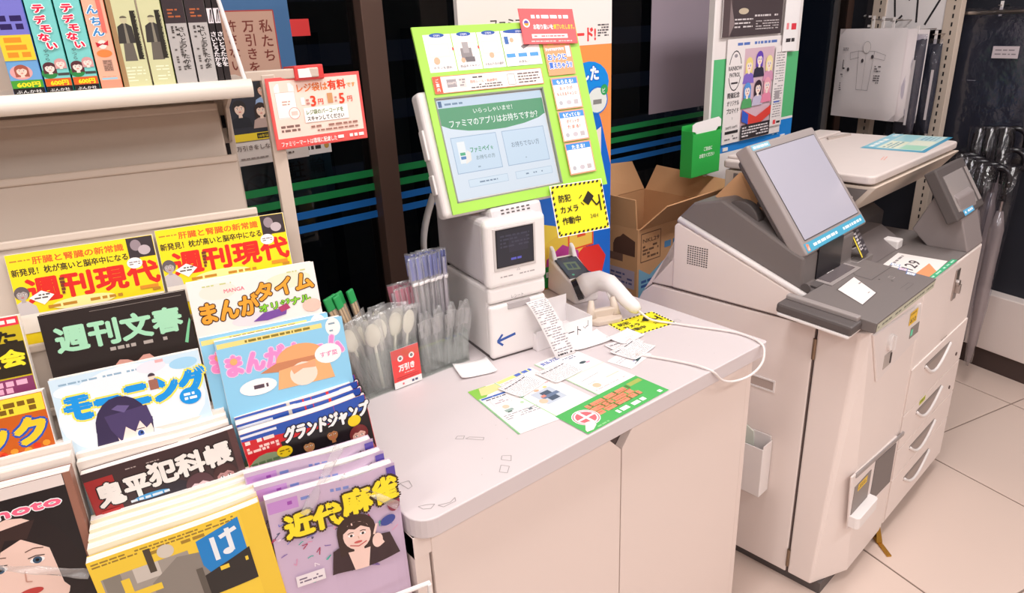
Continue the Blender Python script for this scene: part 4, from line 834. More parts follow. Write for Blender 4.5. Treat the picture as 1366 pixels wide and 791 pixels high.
MB().tube([(.078, .045, .050), (.070, .030, .036)], [.007, .004], 8).build('trigger', WHITE, bs, smooth=True)
cb = [(1.205, 1.028, .845), (1.214, .995, .828), (1.245, .945, .8235), (1.262, .905, .8235), (1.283, .86, .824), (1.298, .82, .824), (1.300, .785, .823), (1.292, .757, .823), (1.283, .738, .815), (1.262, .728, .792), (1.225, .73, .776), (1.18, .738, .775), (1.14, .742, .79), (1.115, .746, .815), (1.105, .762, .8235), (1.098, .80, .8235), (1.075, .86, .8235), (1.05, .91, .8235)]
cb = [Vector(p) for p in cb]; cs = []
for i in range(len(cb)-1):
    p0, p1, p2, p3 = cb[max(i-1, 0)], cb[i], cb[i+1], cb[min(i+2, len(cb)-1)]
    for k in range(5):
        u = k/5; cs.append(.5*((2*p1)+(p2-p0)*u+(2*p0-5*p1+4*p2-p3)*u*u+(3*p1-p0-3*p2+p3)*u**3))
MB().tube([p-Vector((1.12, 1.075, .8205)) for p in cs], .0028, 8).build('cable', mat('cable_white', '#e9e0dd', .4), bs, smooth=True, label='white cable looping over the counter edge')

# ================================================================== ACRYLIC BINS AND WRAPPED CUTLERY
def bin_(x0, y0, x1, y1, h, lab, rim=None):
    t = thing('acrylic_bin', lab, 'container', (x0, y0, .8203))
    W_, D_ = x1-x0, y1-y0; q = .0022
    MB().box(0, 0, 0, W_, D_, q).build('base', ACRYL, t)
    MB().box(0, 0, q, W_, q, h).build('front_wall', ACRYL, t, bevel=.0004); MB().box(0, D_-q, q, W_, D_, h+.02).build('back_wall', ACRYL, t)
    for x in (0, W_-q):
        MB().prism([(q, q), (D_-q, q), (D_-q, h+.02), (q, h)], 'x', x, x+q).build('side_wall', ACRYL, t)
    return t
bin_(.535, 1.137, .655, 1.225, .092, 'clear acrylic bin holding wrapped spoons and chopsticks, with a red card')
bin_(.659, 1.139, .782, 1.225, .072, 'clear acrylic bin with bundles of wrapped straws and forks')
t = thing('warning_card', 'red card with two staring eyes on the front of the acrylic bin', 'card', (.592, 1.134, .822), 0, R(-3))
MB().box(0, 0, 0, .064, .001, .083).build('card', WP, t)
A = Art(.03); A.rect(0, 0, 64, 83, '#fbf4f2').rect(0, 14, 64, 83, '#ee4a48')
for x in (20, 46): A.ell(x, 62, 6.5, 6.5, '#fbf4f2').ell(x, 62, 3, 3, '#2a2424').ell(x, 62, 1, 1, '#fbf4f2', 6)
A.text('万引き', 32, 36, 15, '#fff4f2', W=36, al='c', bold=.06).dashes(18, 27, 48, 31, 1, '#ffd0cc', .4).line([(6, 22), (58, 22)], .8, '#a02a2a').line([(6, 18), (58, 18)], .8, '#a02a2a').ell(20, 7, 2.5, 2.5, '#e87a80', 8).dashes(40, 4, 54, 10, 1, '#4a5a7a', .8)
A.build('print', t, GLOSSY, FRONT(0, -.0002, 0))
WOOD = mat('wood_light', '#dcb98c', .6, noise=.1, nscale=80); GRN = mat('green_wrapper', '#2fb060', .35); SPN = mat('spoon_plastic', '#f3efdc', .35)
PK = clear_mat('pink_sleeve', '#ffe3ea', .06, .2, .5, '#fbb4c6'); BL = clear_mat('blue_sleeve', '#e4e6ff', .06, .2, .5, '#c4caf8') 
def lean(o, x, y, z, ax, ay, rz): o.matrix_world = Matrix.Translation((x, y, z)) @ Matrix.Rotation(ax, 4, 'X') @ Matrix.Rotation(ay, 4, 'Y') @ Matrix.Rotation(rz, 4, 'Z')
def chop():
    t = thing('chopsticks', 'wrapped wooden chopsticks with green sealed top in the acrylic bin', 'chopsticks', group='wrapped chopsticks in the bin')
    for q in (-.0035, .0035): MB().box(q-.0025, -.002, .003, q+.0025, .002, .192).build('stick', WOOD, t, bevel=.0006)
    MB().box(-.0085, -.0032, .176, .0085, .0032, .205).build('wrapper_top', GRN, t, bevel=.0025)
    MB().box(-.008, -.003, 0, .008, .003, .178).build('sleeve', BAG, t)
    return t
def spoon():
    t = thing('wrapped_spoon', 'white plastic spoon in a clear sleeve in the acrylic bin', 'spoon', group='wrapped spoons in the bin')
    MB().tube([(0, 0, .004), (0, .001, .06), (0, 0, .105)], [.0035, .0035, .0028], 6).build('handle', SPN, t, smooth=True)
    MB().ell((0, 0, .125), .0165, .004, .026).build('bowl', SPN, t, smooth=True)
    MB().sheet(lambda u, v: Vector(((u-.5)*.042, -.0055+.002*math.sin(6*u+9*v), v*.165)), 6, 6, .0003).build('sleeve', BAG, t, smooth=True)
    return t
def straw(m, nm, lab, gr, L_, tc):
    t = thing(nm, lab, 'straw', group=gr)
    MB().tube([(0, 0, 0), (0, 0, L_)], .0038, 8).build('straw', STRW, t, smooth=True)
    MB().sheet(lambda u, v: Vector(((u-.5)*.021, -.0052+.001*math.sin(8*u+5*v), v*(L_+.018))), 3, 6, .0003).build('sleeve', BAG, t, smooth=True)
    MB().box(-.0098, -.0050, L_*.86, .0098, -.0044, L_+.014).build('tinted_top', m, t)
    MB().box(-.0075, -.0062, L_*tc, .0075, .001, L_*tc+.007).build('band', mat('band_white', '#fbf6f6', .4), t, bevel=.002)
    return t
STRW = clear_mat('straw_plastic', '#fbf8fb', .06, .2, .65, '#fbf4fb')
def fork():
    t = thing('wrapped_fork', 'clear plastic fork in a pointed sleeve in the right acrylic bin', 'fork', group='wrapped forks in the right bin')
    MB().tube([(0, 0, .003), (0, 0, .08)], .003, 6).build('handle', FORKM, t)
    MB().add([(-.009, -.001, .08), (.009, -.001, .08), (.010, .001, .08), (-.009, .001, .08), (-.011, -.001, .115), (.011, -.001, .115), (.011, .001, .115), (-.011, .001, .115)], [(3, 2, 1, 0), (4, 5, 6, 7), (0, 1, 5, 4), (1, 2, 6, 5), (2, 3, 7, 6), (3, 0, 4, 7)]).build('head', FORKM, t)
    MB().sheet(lambda u, v: Vector(((u-.5)*.034*(1-.8*max(0, v-.72)/.28), -.004+.003*math.sin(5*u+7*v), v*.135)), 4, 8, .0003).build('sleeve', BAG, t, smooth=True)
    return t
FORKM = clear_mat('fork_plastic', '#f2f2f2', .1, .1, .35, '#f2eeee')
def many(maker, spots):
    p = None
    for i, sp in enumerate(spots):
        o = maker() if p is None else dup(p)
        p = p or o; lean(o, *sp)
rg = random.Random(11)
many(chop, [(.557+.007*i, 1.200+.004*(i % 3), .824, -.06, -.24-.012*(i % 2), .1*i) for i in range(4)] + [(.600, 1.212, .824, -.02, -.20, .3), (.583, 1.214, .824, -.05, -.22, .2)])
many(spoon, [(.560, 1.165, .824, .02, -.30, .1), (.568, 1.158, .824, -.06, -.22, -.3), (.580, 1.170, .824, .0, -.14, .2), (.590, 1.160, .824, .04, -.06, -.1), (.600, 1.175, .824, -.04, .02, .3), (.610, 1.165, .824, .03, .10, .0), (.618, 1.180, .824, 0, .16, -.2), (.626, 1.160, .824, .02, .20, .2), (.585, 1.190, .824, 0, -.18, .5), (.600, 1.195, .824, 0, .0, .1), (.575, 1.150, .824, .05, -.1, 0)])
many(lambda: straw(PK, 'pink_straw', 'straw in a pink topped sleeve leaning in the right bin', 'pink sleeved straws', .170, .80), [(.668+.0075*(i % 6), 1.186+.010*(i//6), .824, -.03, -.10+.02*(i % 4), .2*i) for i in range(16)])
many(lambda: straw(BL, 'blue_straw', 'tall straw in a blue topped sleeve in the right bin', 'blue sleeved straws', .228, .80), [(.705+.0085*(i % 8), 1.185+.009*(i//8), .824, .0+.01*(i % 2), -.08+.018*(i % 5)+.006*(i % 8), .13*i) for i in range(22)])
many(fork, [(.690+.011*i, 1.152+.008*(i % 2), .824, rg.uniform(-.05, .05), -.10+.045*i, rg.uniform(-.5, .5)) for i in range(8)])

# ================================================================== LEFT KIOSK (payment unit) and COPIER
MO = Vector((1.543, .634, 0)); MZ = R(4.03)
kk = thing('payment_kiosk', 'warm white copier payment kiosk with tilted grey touch screen', 'kiosk', MO, MZ)
def xp(pts, x0, x1, name, m, par, bevel=.003, **k): return MB().prism(pts, 'x', x0, x1).build(name, m, par, bevel=bevel, **k)
xp([(.12, .035), (.66, .035), (.66, .70), (.634, .75), (.60, .78), (.12, .785)], 0, .365, 'lower_body', BODY, kk, .004)
xp([(.12, .787), (.15, .842), (.522, .978), (.533, .967), (.533, .787)], 0, .022, 'side_panel', BODY, kk, .004)
xp([(.53, .787), (.53, .92), (.505, .914), (.56, .872), (.634, .753), (.60, .783)], .004, .36, 'rear_hump', BODY, kk, .003)
MB().tube([(.006, .145, .848), (.006, .35, .924), (.006, .522, .986)], .0085, 10).build('edge_rail', WHITE, kk, smooth=True)
xp([(.115, .79), (.13, .85), (.172, .868), (.172, .945), (.20, .955), (.40, 1.055), (.485, 1.035), (.535, .982), (.535, .79)], .012, .305, 'console_hood', DARKG, kk, .006)
MB().box(.085, .1685, .872, .225, .215, .955).build('card_slot_window', BLACK, kk)
MB().cyl((.009, .16, .872), .012, .005, 16, axis='x').build('round_cap', DARKG2, kk)
# door slab with tapered chamfer
def slab(x1):
    zb, zt = .035, .80
    b = [(0, .115), (0, .05), (.12, 0), (x1, 0), (x1, .115)]; t = [(0, .115), (0, .018), (.015, 0), (x1, 0), (x1, .115)]
    return MB().add([(x, y, zb) for x, y in b]+[(x, y, zt) for x, y in t], [(0, 1, 2, 3, 4), (9, 8, 7, 6, 5)]+[(i, (i+1) % 5, 5+(i+1) % 5, 5+i) for i in range(5)])
slab(.363).build('front_door', BODY, kk, bevel=.005, seg=3)
MB().box(.0015, .116, .036, .36, .1195, .79).build('door_gap', SEAM, kk)
for z in (.70, .06): MB().cyl((-.002, .1165, z), .0045, .055, 10).build('hinge', mat('metal_hinge', '#8f7a66', .35, metal=.8), kk)
MB().box(.02, .03, .0, .34, .62, .036).build('plinth', DARKG2, kk)
s = MB()
for i in range(9):
    for j in range(9): s.box(-.0006, .425+.0072*i, .868+.0062*j-.0022*i*0, .0006, .4295+.0072*i, .8712+.0062*j)
s.build('vent_grille', DARKG2, kk, kind='stuff')
# horizontal seam, grip slot, pocket on the side
MB().box(-.0006, .122, .7845, .001, .60, .7865).build('side_seam', SEAM, kk)
g = MB().box(-.003, .205, .572, 0, .345, .576).box(-.003, .205, .602, 0, .345, .606).box(-.003, .205, .576, 0, .209, .602).build('side_grip', WHITE, kk)
MB().box(-.0008, .209, .577, .0008, .345, .602).build('grip_recess', mat('grip_shade', '#b7a69e', .6), kk)
kp = thing('leaflet_pocket', 'white plastic pocket holder on the side of the payment kiosk', 'holder', MO+Vector((math.cos(MZ)*-.052-math.sin(MZ)*.195, math.sin(MZ)*-.052+math.cos(MZ)*.195, .275)), MZ)
MB().box(0, 0, 0, .003, .20, .150).box(.003, 0, 0, .0495, .003, .158).box(.003, .197, 0, .0495, .20, .158).box(0, 0, 0, .0495, .20, .003).box(.0465, .003, 0, .0495, .197, .17).build('shell', WHITE, kp, bevel=.0015)
t = thing('leaflet', 'pale leaflets with green edge tilted in the side pocket', 'leaflet', MO+Vector((-.046, .215, .28)), MZ)
MB().add([(.01, .01, .005), (.014, .01, .005), (.014, .165, .005), (.01, .165, .005), (.022, .03, .16), (.026, .03, .16), (.026, .165, .235), (.022, .165, .235)], [(3, 2, 1, 0), (4, 5, 6, 7), (0, 1, 5, 4), (1, 2, 6, 5), (2, 3, 7, 6), (3, 0, 4, 7)]).build('sheets', mat('leaflet_paper', '#dde0d4', .6), t)
# console table
def tilt(z0=.853, k=.08): return axes((0, 0, z0), (1, 0, 0), (0, 1, k))
TM_ = tilt()
MB().box(-.045, -.030, -.026, .335, .150, 0).build('console', DARKG, kk, bevel=.002, M=TM_)
MB().box(.16, .150, -.026, .40, .30, -.002).build('console_rear', DARKG, kk, bevel=.002, M=TM_)
MB().box(.012, .150, -.026, .16, .165, -.002).build('console_step', DARKG2, kk, M=TM_)
mg = mat('console_trim', '#9c9391', .35)
MB().box(.085, .128, 0, .26, .215, .003).build('readout_frame', mg, kk, bevel=.001, M=TM_)
MB().box(.098, .138, .003, .245, .205, .0045).build('readout', mat('smoked_window', '#6a6264', .12), kk, M=TM_)
Art(.03).dashes(136, 166, 176, 174, 1, '#d8d2d0', .6).build('readout_print', kk, GLOSSY, TM_ @ Matrix.Translation((.01, 0, .0047)))
MB().box(.045, .148, 0, .083, .185, .003).build('key_block', DARKG2, kk, M=TM_)
A = Art(.03); A.poly([(28, 30), (128, 36), (190, 118), (72, 112)], '#5a5352').poly([(33, 33), (126, 38.5), (186, 116), (76, 109.5)], '#ede3e0').rect(150, 88, 164, 91, '#5a5352').rect(110, 50, 120, 52, '#5a5352')
A.line([(200, 120), (200, 78), (330, 78)], 1.6, '#4c4645').line([(200, 120), (240, 148)], 1.2, '#4c4645').line([(196, -4), (252, -4), (252, 8), (196, 8)], .6, '#4c4645').ell(218, 66, 3.5, 2.5, '#4c4645', 8).ell(232, 40, 3, 3, '#4c4645', 8).frame(248, 44, 262, 56, 1, '#b8b0ac').frame(290, 150, 330, 176, 1.2, '#c0b8b4')
A.build('console_print', kk, PAPER, TM_ @ Matrix.Translation((0, 0, .0003)))
for k, c in enumerate(('#f5f0ee', '#f3c6cf', '#f5f0ee')):
    Art(.03).rect(0, 0, 19, 22, '#5a86c0').rect(2, 2, 17, 20, c).dashes(4, 7, 15, 15, 2, '#8aa0c0').build('sticker', kk, PAPER, TM_ @ Matrix.Translation((.346-.018*k, .064-.0255*k, .0006)) @ Matrix.Rotation(.15, 4, 'Z'))
Art(.03).rect(0, 0, 370, 20, '#c9c9b4').dashes(8, 5, 360, 14, 1, '#77796a', .6).build('label_strip', kk, PAPER, TM_ @ axes((-.040, -.0306, -.0235), (1, 0, 0), (0, 0, 1)), label='pale green label strip along the console front')
# slot reader block on the left
MB().box(-.098, .0, -.028, -.028, .178, -.004).build('card_reader_block', DARKG2, kk, bevel=.006, M=TM_)
MB().box(-.100, .004, -.034, -.03, .172, -.027).build('reader_tray', WHITE, kk, bevel=.002, M=TM_)
MB().box(-.060, .006, -.006, -.040, .175, .006).build('reader_ridge', mg, kk, bevel=.003, M=TM_)
# coin panel on front
cpn = MB().prism([(.022, .792), (.345, .775), (.362, .668), (.095, .64)], 'y', -.006, .001).build('coin_panel', mat('coin_panel_white', '#ebe0dc', .4), kk, bevel=.004)
MB().cyl((.14, -.014, .735), .021, .012, 18, axis='y').build('knob', WHITE, cpn, bevel=.002); MB().box(.136, -.020, .716, .144, -.012, .754).build('knob_grip', WHITE, cpn, bevel=.0015)
MB().box(.118, -.0075, .665, .165, -.003, .705).build('lever_recess', mat('recess_grey', '#b5aaa4', .5), cpn, bevel=.003)
MB().box(.155, -.010, .672, .160, -.006, .70).build('coin_slot', DARKG2, cpn)
MB().box(.285, -.0075, .692, .345, -.005, .722).build('return_recess', mat('recess_dark', '#8f8580', .5), cpn); MB().box(.285, -.0085, .700, .298, -.0075, .716).build('lamp', mat('green_lamp', '#3fb088', .3, emit=.4), cpn)
Art(.03).rect(0, 0, 54, 36, '#f7c93a').text('¥10', 6, 4, 18, '#7a6020', W=40, bold=.04).dashes(4, 26, 50, 33, 1, '#a8802a', .7).build('yellow_sticker', cpn, PAPER, FRONT(.262, -.0068, .735))
# change tray on the front
MB().prism([(.03, .395), (.345, .370), (.352, .345), (.352, .20), (.06, .215)], 'y', -.005, .001).build('change_panel', mat('coin_panel_white', '#ebe0dc', .4), kk, bevel=.004)
MB().prism([(.19, .365), (.340, .35), (.346, .215), (.19, .225)], 'y', -.0065, -.004).build('change_cover', DARKG, kk, bevel=.002)
MB().box(.06, -.0065, .235, .165, -.0045, .35).build('change_recess', mat('recess_dark', '#8f8580', .5), kk)
MB().prism(rrect(.055, -.030, .185, -.004, (.012, .012, .001, .001)), 'z', .228, .262).build('coin_cup', WHITE, kk, bevel=.004)
MB().box(.0, -.008, .372, .34, -.002, .385).build('panel_lip', mg, kk, bevel=.002, M=axes((.02, 0, .01), (1, 0, -.09), (0, 1, 0)))
Art(.03).rect(0, 0, 60, 22, '#e8c03a').dashes(5, 5, 55, 17, 2, '#8a6a20', .6).build('yellow_sticker', kk, PAPER, FRONT(.08, -.0068, .325))
# main screen
SM = Matrix.Translation((1.572, .816, .970)) @ Matrix.Rotation(R(5.2), 4, 'Z') @ Matrix.Rotation(-R(36), 4, 'X')
KI = (Matrix.Translation(MO) @ Matrix.Rotation(MZ, 4, 'Z')).inverted(); SL = KI @ SM
BZ = mat('bezel_grey', '#9b918f', .42, bump=.08, bscale=900)
MB().box(-.026, .0, -.022, .344, .038, .282).build('screen_housing', BZ, kk, bevel=.006, seg=3, M=SL)
MB().box(-.020, .030, -.008, .33, .052, .26).build('screen_back', DARKG2, kk, bevel=.012, seg=3, M=SL)
MB().box(-.004, -.0012, .014, .322, .001, .258).build('screen_glass', mat('matte_glass', '#b4b2c0', .22, spec=.8), kk, M=SL)
Art(.03).frame(-5, 13, 323, 259, 2, '#4a4444').build('screen_gasket', kk, PAPER, SL @ FRONT(0, -.0013, 0))
Art(.03).rect(0, 0, 354, 24, '#4aa3c4').dashes(44, 6, 340, 18, 1, '#e6f4f8', .6).poly([(6, 4), (20, 3), (22, 20), (10, 22)], '#e88a6a').poly([(10, 6), (17, 5), (18, 16)], '#f8e0d8').build('teal_strip', kk, PAPER, SL @ FRONT(-.020, -.0004, -.018))
Art(.03).rect(0, 0, 92, 14, '#7fb8cc').dashes(8, 3, 84, 11, 1, '#f0f6f8', .7).build('teal_sticker', kk, PAPER, SL @ FRONT(-.012, -.0004, .264))
MB().prism([(.215, .955), (.25, 1.0), (.33, 1.06), (.36, 1.03), (.25, .955)], 'x', .10, .24).build('screen_arm', DARKG2, kk, bevel=.004)
MB().cyl((.03, .36, 1.0), .055, .03, 24, axis='x').build('hinge_disc', DARKG2, kk, bevel=.003)
# cardboard sheets behind the screen
def card_piece(lab, pts, g=None):
    a = [Vector(p) for p in pts]; n = (a[1]-a[0]).cross(a[2]-a[0]).normalized()*.004
    t = thing('cardboard_piece', lab, 'cardboard', MO, MZ, group=g)
    MB().add(a+[p+n for p in a], [(0, 1, 2, 3), (7, 6, 5, 4)]+[(i, (i+1) % 4, 4+(i+1) % 4, 4+i) for i in range(4)]).build('sheet', CARD, t)
card_piece('brown cardboard flap propped behind the kiosk screen, upper one', [(.07, .455, 1.045), (.10, .345, 1.005), (.16, .31, 1.10), (.09, .40, 1.112)])
card_piece('brown cardboard flap propped behind the kiosk screen, lower one', [(.095, .345, 1.022), (.10, .245, .965), (.20, .23, 1.03), (.18, .32, 1.07)])
# small black leaflet stand
t = thing('leaflet', 'black and yellow leaflet propped up on the kiosk console', 'leaflet', M=Matrix.Translation(MO) @ Matrix.Rotation(MZ, 4, 'Z') @ axes((.315, .150, .872), (1, .10, 0), (-.1, .45, .8)))
MB().box(0, 0, 0, .062, .080, .0015).build('card', mat('dark_card', '#3f3a3c', .35), t)
Art(.03).rect(.5, .5, 61.5, 79.5, '#454044').rect(0, .5, 9, 79.5, '#f2dc4a').dashes(14, 16, 38, 70, 6, '#d8d2d4', .5).dashes(40, 8, 60, 74, 6, '#8a8488', .5).line([(14, 20), (30, 60), (20, 66)], 2, '#f3eef0').build('print', t, GLOSSY, Matrix.Translation((0, 0, .0017)))
MB().box(.005, .03, -.03, .057, .033, 0).build('easel', WHITE, t)

# ------------------------------------------------------------------ copier
cp = thing('photocopier', 'large warm white multifunction copier right of the payment kiosk', 'photocopier', MO, MZ)
MB().box(.369, 0, .045, .865, .56, .812).build('body', BODY, cp, bevel=.006, seg=3)
MB().box(.39, .02, 0, .845, .54, .045).build('plinth', DARKG2, cp)
MB().box(.372, .003, .812, .862, .30, .817).build('output_deck', DARKG, cp, bevel=.001)
xp([(.28, .817), (.28, .88), (.36, .93), (.36, .962), (.56, .962), (.56, .817)], .45, .82, 'inner_housing', DARKG2, cp, .004)
xp([(.16, .817), (.30, .817), (.30, .87), (.24, .868)], .42, .70, 'output_tray', mat('tray_grey', '#6d6463', .5), cp, .004)
MB().box(.62, .16, .817, .66, .27, .845).build('tray_stop', WHITE, cp, bevel=.004)
# scanner unit
SCN = MB().prism([(.172, 1.042), (.235, .962), (.63, .962), (.63, 1.042)], 'x', .415, 1.11).build('scanner_unit', CREAM, cp, bevel=.003)
MB().prism([(.195, 1.034), (.245, .970), (.60, .970), (.60, 1.034)], 'x', .4135, .415).build('scanner_side', DARKG, cp)
MB().cyl((.4105, .235, 1.008), .004, .004, 10, axis='x').cyl((.4105, .56, 1.008), .004, .004, 10, axis='x').build('screw', WHITE, cp)
MB().box(.415, .575, .80, .445, .63, .965).build('rear_post', BODY, cp, bevel=.003)
LID = mat('lid_plastic', '#d9cdc8', .4, noise=.02)
MB().prism(rrect(.408, .180, 1.115, .64, (.02, .02, .02, .02)), 'z', 1.048, 1.072).build('document_lid', LID, cp, bevel=.006, seg=3)
MB().box(.44, .56, 1.072, 1.09, .64, 1.080).build('feeder_bump', LID, cp, bevel=.003)
MB().prism([(.92, .53), (1.06, .51), (1.07, .52), (.95, .55)], 'z', 1.072, 1.078).build('lid_flap', mat('lid_shadow', '#b8aaa2', .5), cp)
A = Art(.03); A.poly([(600, 330), (930, 400), (1000, 210), (940, 160), (720, 150)], '#d9e6dc'); A = Art(.03)
A.rect(0, 0, 340, 190, '#cfe3d8').rect(0, 0, 30, 190, '#4aa8c4').rect(30, 150, 340, 190, '#7fc6d8').rect(40, 90, 180, 145, '#e9edd2').rect(190, 90, 335, 145, '#9fd4dc').rect(40, 20, 120, 84, '#a8dcc0').rect(130, 20, 220, 84, '#e6ecd8').rect(230, 20, 330, 84, '#bfe0e6').dashes(46, 100, 174, 140, 3, '#5a9aa8', .5).dashes(236, 26, 324, 78, 4, '#6aa8b8', .5).dashes(40, 158, 330, 182, 1, '#f3faf8', .6).rect(0, 0, 340, 14, '#3f9cc0')
A.build('instruction_sheet', cp, GLOSSY, axes((.835, .195, 1.0723), (.99, .06, 0), (-.06, .97, 0)), label='blue and green instruction sheet on the lid')
Art(.03).dashes(0, 0, 60, 16, 2, '#ea9a8a', .35).build('lid_print', cp, PAPER, FLAT(.66, .245, 1.0723, .2))
# operation panel tower
xp([(.0, .815), (.11, .815), (.16, .86), (.10, 1.0), (.05, .97)], .72, .865, 'panel_tower', mat('tower_grey', '#8d8382', .5), cp, .004)
PM = KI @ (Matrix.Translation((2.244, .723, .935)) @ Matrix.Rotation(R(4.4), 4, 'Z') @ Matrix.Rotation(-R(31.3), 4, 'X'))
MB().box(-.028, 0, -.022, .225, .035, .140).build('panel_housing', DARKG2, cp, bevel=.005, M=PM)
MB().box(.000, -.0015, .0, .175, .001, .112).build('panel_glass', mat('grey_glass', '#9a9290', .12, spec=.8), cp, M=PM)
MB().box(.190, -.003, .0, .212, 0, .11).build('key_column', mg, cp, bevel=.001, M=PM)
Art(.03).rect(0, 0, 92, 17, '#5aaedb').dashes(10, 4, 82, 13, 1, '#f0f8fb', .7).build('blue_sticker', cp, PAPER, PM @ FRONT(.03, -.0006, -.019))
# price card on the deck and green strip
A = Art(.03); A.rect(0, 0, 200, 130, '#efe6e2').poly([(0, 0), (90, 0), (150, 34), (0, 40)], '#ef9a6a').text('129', 60, 52, 46, '#4a4446', W=84, bold=.02, shear=.3).dashes(20, 104, 180, 118, 1, '#8a8284', .5)
flat_thing('price_sheet', 'white and orange price sheet lying on the copier output deck', 'sheet', Matrix.Translation(MO) @ Matrix.Rotation(MZ, 4, 'Z') @ axes((.40, .008, .8178), (.98, .05, 0), (-.05, .98, 0)), 200, 118, A)
Art(.03).rect(0, 0, 240, 14, '#3fae7c').dashes(6, 3, 232, 11, 1, '#c8ecd8', .6).build('green_strip', cp, PAPER, FLAT(.385, -.002, .8184, .01))
# front details
MB().box(.628, -.004, .693, .662, .001, .786).build('lock_plate', STEEL, cp, bevel=.001); MB().cyl((.645, -.012, .745), .010, .009, 14, axis='y').build('lock', STEEL, cp); MB().box(.640, -.016, .715, .650, -.004, .742).build('key', STEEL, cp)
def drawer(z1, z0, zc, x0=.485, x1=.70):
    d = MB().box(.374, -.0035, z0, .861, .001, z1).build('drawer', BODY, cp, bevel=.0015)
    n = 14; w_ = x1-x0; pts = [(x0+w_*i/n, zc+.024-.052*math.sin(PI*i/n)) for i in range(n+1)]
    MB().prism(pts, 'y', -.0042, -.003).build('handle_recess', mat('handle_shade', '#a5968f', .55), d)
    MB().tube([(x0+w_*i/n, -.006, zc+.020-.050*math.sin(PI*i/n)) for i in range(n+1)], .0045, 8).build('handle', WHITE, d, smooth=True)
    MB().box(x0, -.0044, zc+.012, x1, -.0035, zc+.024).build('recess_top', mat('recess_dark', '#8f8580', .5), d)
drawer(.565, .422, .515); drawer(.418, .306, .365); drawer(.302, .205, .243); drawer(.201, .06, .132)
Art(.03).rect(0, 0, 50, 16, '#c8cf3a').dashes(4, 3, 46, 13, 1, '#7a8020', .6).build('yellow_sticker', cp, PAPER, FRONT(.50, -.0037, .40))
Art(.03).dashes(0, 0, 50, 8, 1, '#8a807c', .5).build('marking', cp, PAPER, FRONT(.60, -.0037, .572))
for z in (.46, .34): MB().cyl((.80, -.006, z), .006, .003, 10, axis='y').build('screw', SEAM, cp)
# brass door stop on the floor
t = thing('brass_bracket', 'small bent brass bracket on the floor at the kiosk foot', 'bracket', MO+Vector((.345, .03, 0)), R(-128))
MB().box(-.008, -.004, 0, .075, .010, .005).build('arm', BRASS, t, bevel=.001); MB().add([(-.012, -.006, .004), (.02, -.006, .004), (.02, .012, .004), (-.012, .012, .004), (-.014, -.004, .05), (0, -.004, .05), (0, .008, .05), (-.014, .008, .05)], [(3, 2, 1, 0), (4, 5, 6, 7), (0, 1, 5, 4), (1, 2, 6, 5), (2, 3, 7, 6), (3, 0, 4, 7)]).build('upright', BRASS, t, bevel=.001)

# ================================================================== CARDBOARD BOX behind the counter
bx_ = thing('cardboard_box', 'large opened cardboard carton with printed sides behind the counter', 'box', (1.609, 1.383, 0))
q = .004
MB().box(0, 0, .0, .45, q, .89).box(0, .36-q, 0, .45, .36, .89).box(0, q, 0, q, .36-q, .89).box(.45-q, q, 0, .45, .36-q, .89).box(q, q, .3, .45-q, .36-q, .304).build('carton', CARD, bx_)
def flap(pts, lab=None):
    a = [Vector(p) for p in pts]; n = (a[1]-a[0]).cross(a[2]-a[0]).normalized()*.004
    MB().add(a+[p+n for p in a], [(0, 1, 2, 3), (7, 6, 5, 4)]+[(i, (i+1) % 4, 4+(i+1) % 4, 4+i) for i in range(4)]).build('flap', CARD, bx_)
flap([(.0, .005, .89), (.0, .355, .89), (-.012, .355, .99), (-.012, .003, .985)])
flap([(.005, 0, .89), (.445, 0, .89), (.46, -.060, .975), (.06, -.060, .965)])
flap([(.005, .36, .89), (.445, .36, .89), (.43, .41, .99), (.03, .41, 1.02)])
flap([(.45, .005, .89), (.45, .355, .89), (.50, .345, .975), (.50, .02, .96)])
A = Art(.04); A.rect(20, 800, 110, 870, '#8a5f44').dashes(190, 838, 340, 850, 1, '#7a5560', .9).rect(186, 850, 345, 868, '#7f5a64')
A = Art(.04); A.ell(300, 830, 40, 28, '#5f4236').poly([(258, 830), (300, 868), (350, 850), (350, 800), (258, 800)], '#5f4236').rect(40, 845, 170, 862, '#7a6074').dashes(50, 850, 160, 858, 1, '#c9b0a8').rect(40, 775, 170, 795, '#6a5a6c').dashes(46, 780, 164, 790, 1, '#c9b0a8').rect(190, 775, 300, 800, '#7a5a4c').rect(170, 690, 350, 752, '#b7a7b8').dashes(180, 700, 340, 740, 3, '#5a5a88', .5).rect(40, 690, 130, 745, '#5f4a40').rect(60, 700, 112, 735, '#c49a70').rect(30, 560, 340, 680, '#c7a9a2').dashes(40, 570, 330, 670, 6, '#8a7a9c', .3)
A.build('side_print', bx_, PAPER, axes((-.0004, .36, 0), (0, -1, 0), (0, 0, 1)))
A = Art(.04); A.frame(16, 780, 110, 872, 3, '#7a5a44'); A.text('NKL29', 24, 842, 18, '#7a5a44', W=78, bold=.03).dashes(24, 788, 100, 834, 4, '#7a5a44', .6).poly([(8, 600), (8, 760), (60, 730), (120, 760), (450, 850), (450, 560), (8, 560)], '#7fb0cc').dashes(130, 800, 440, 830, 1, '#5a90c0', .7).dashes(20, 690, 90, 720, 2, '#3a5a9a', .6)
A.build('front_print', bx_, PAPER, FRONT(0, -.0004, 0))

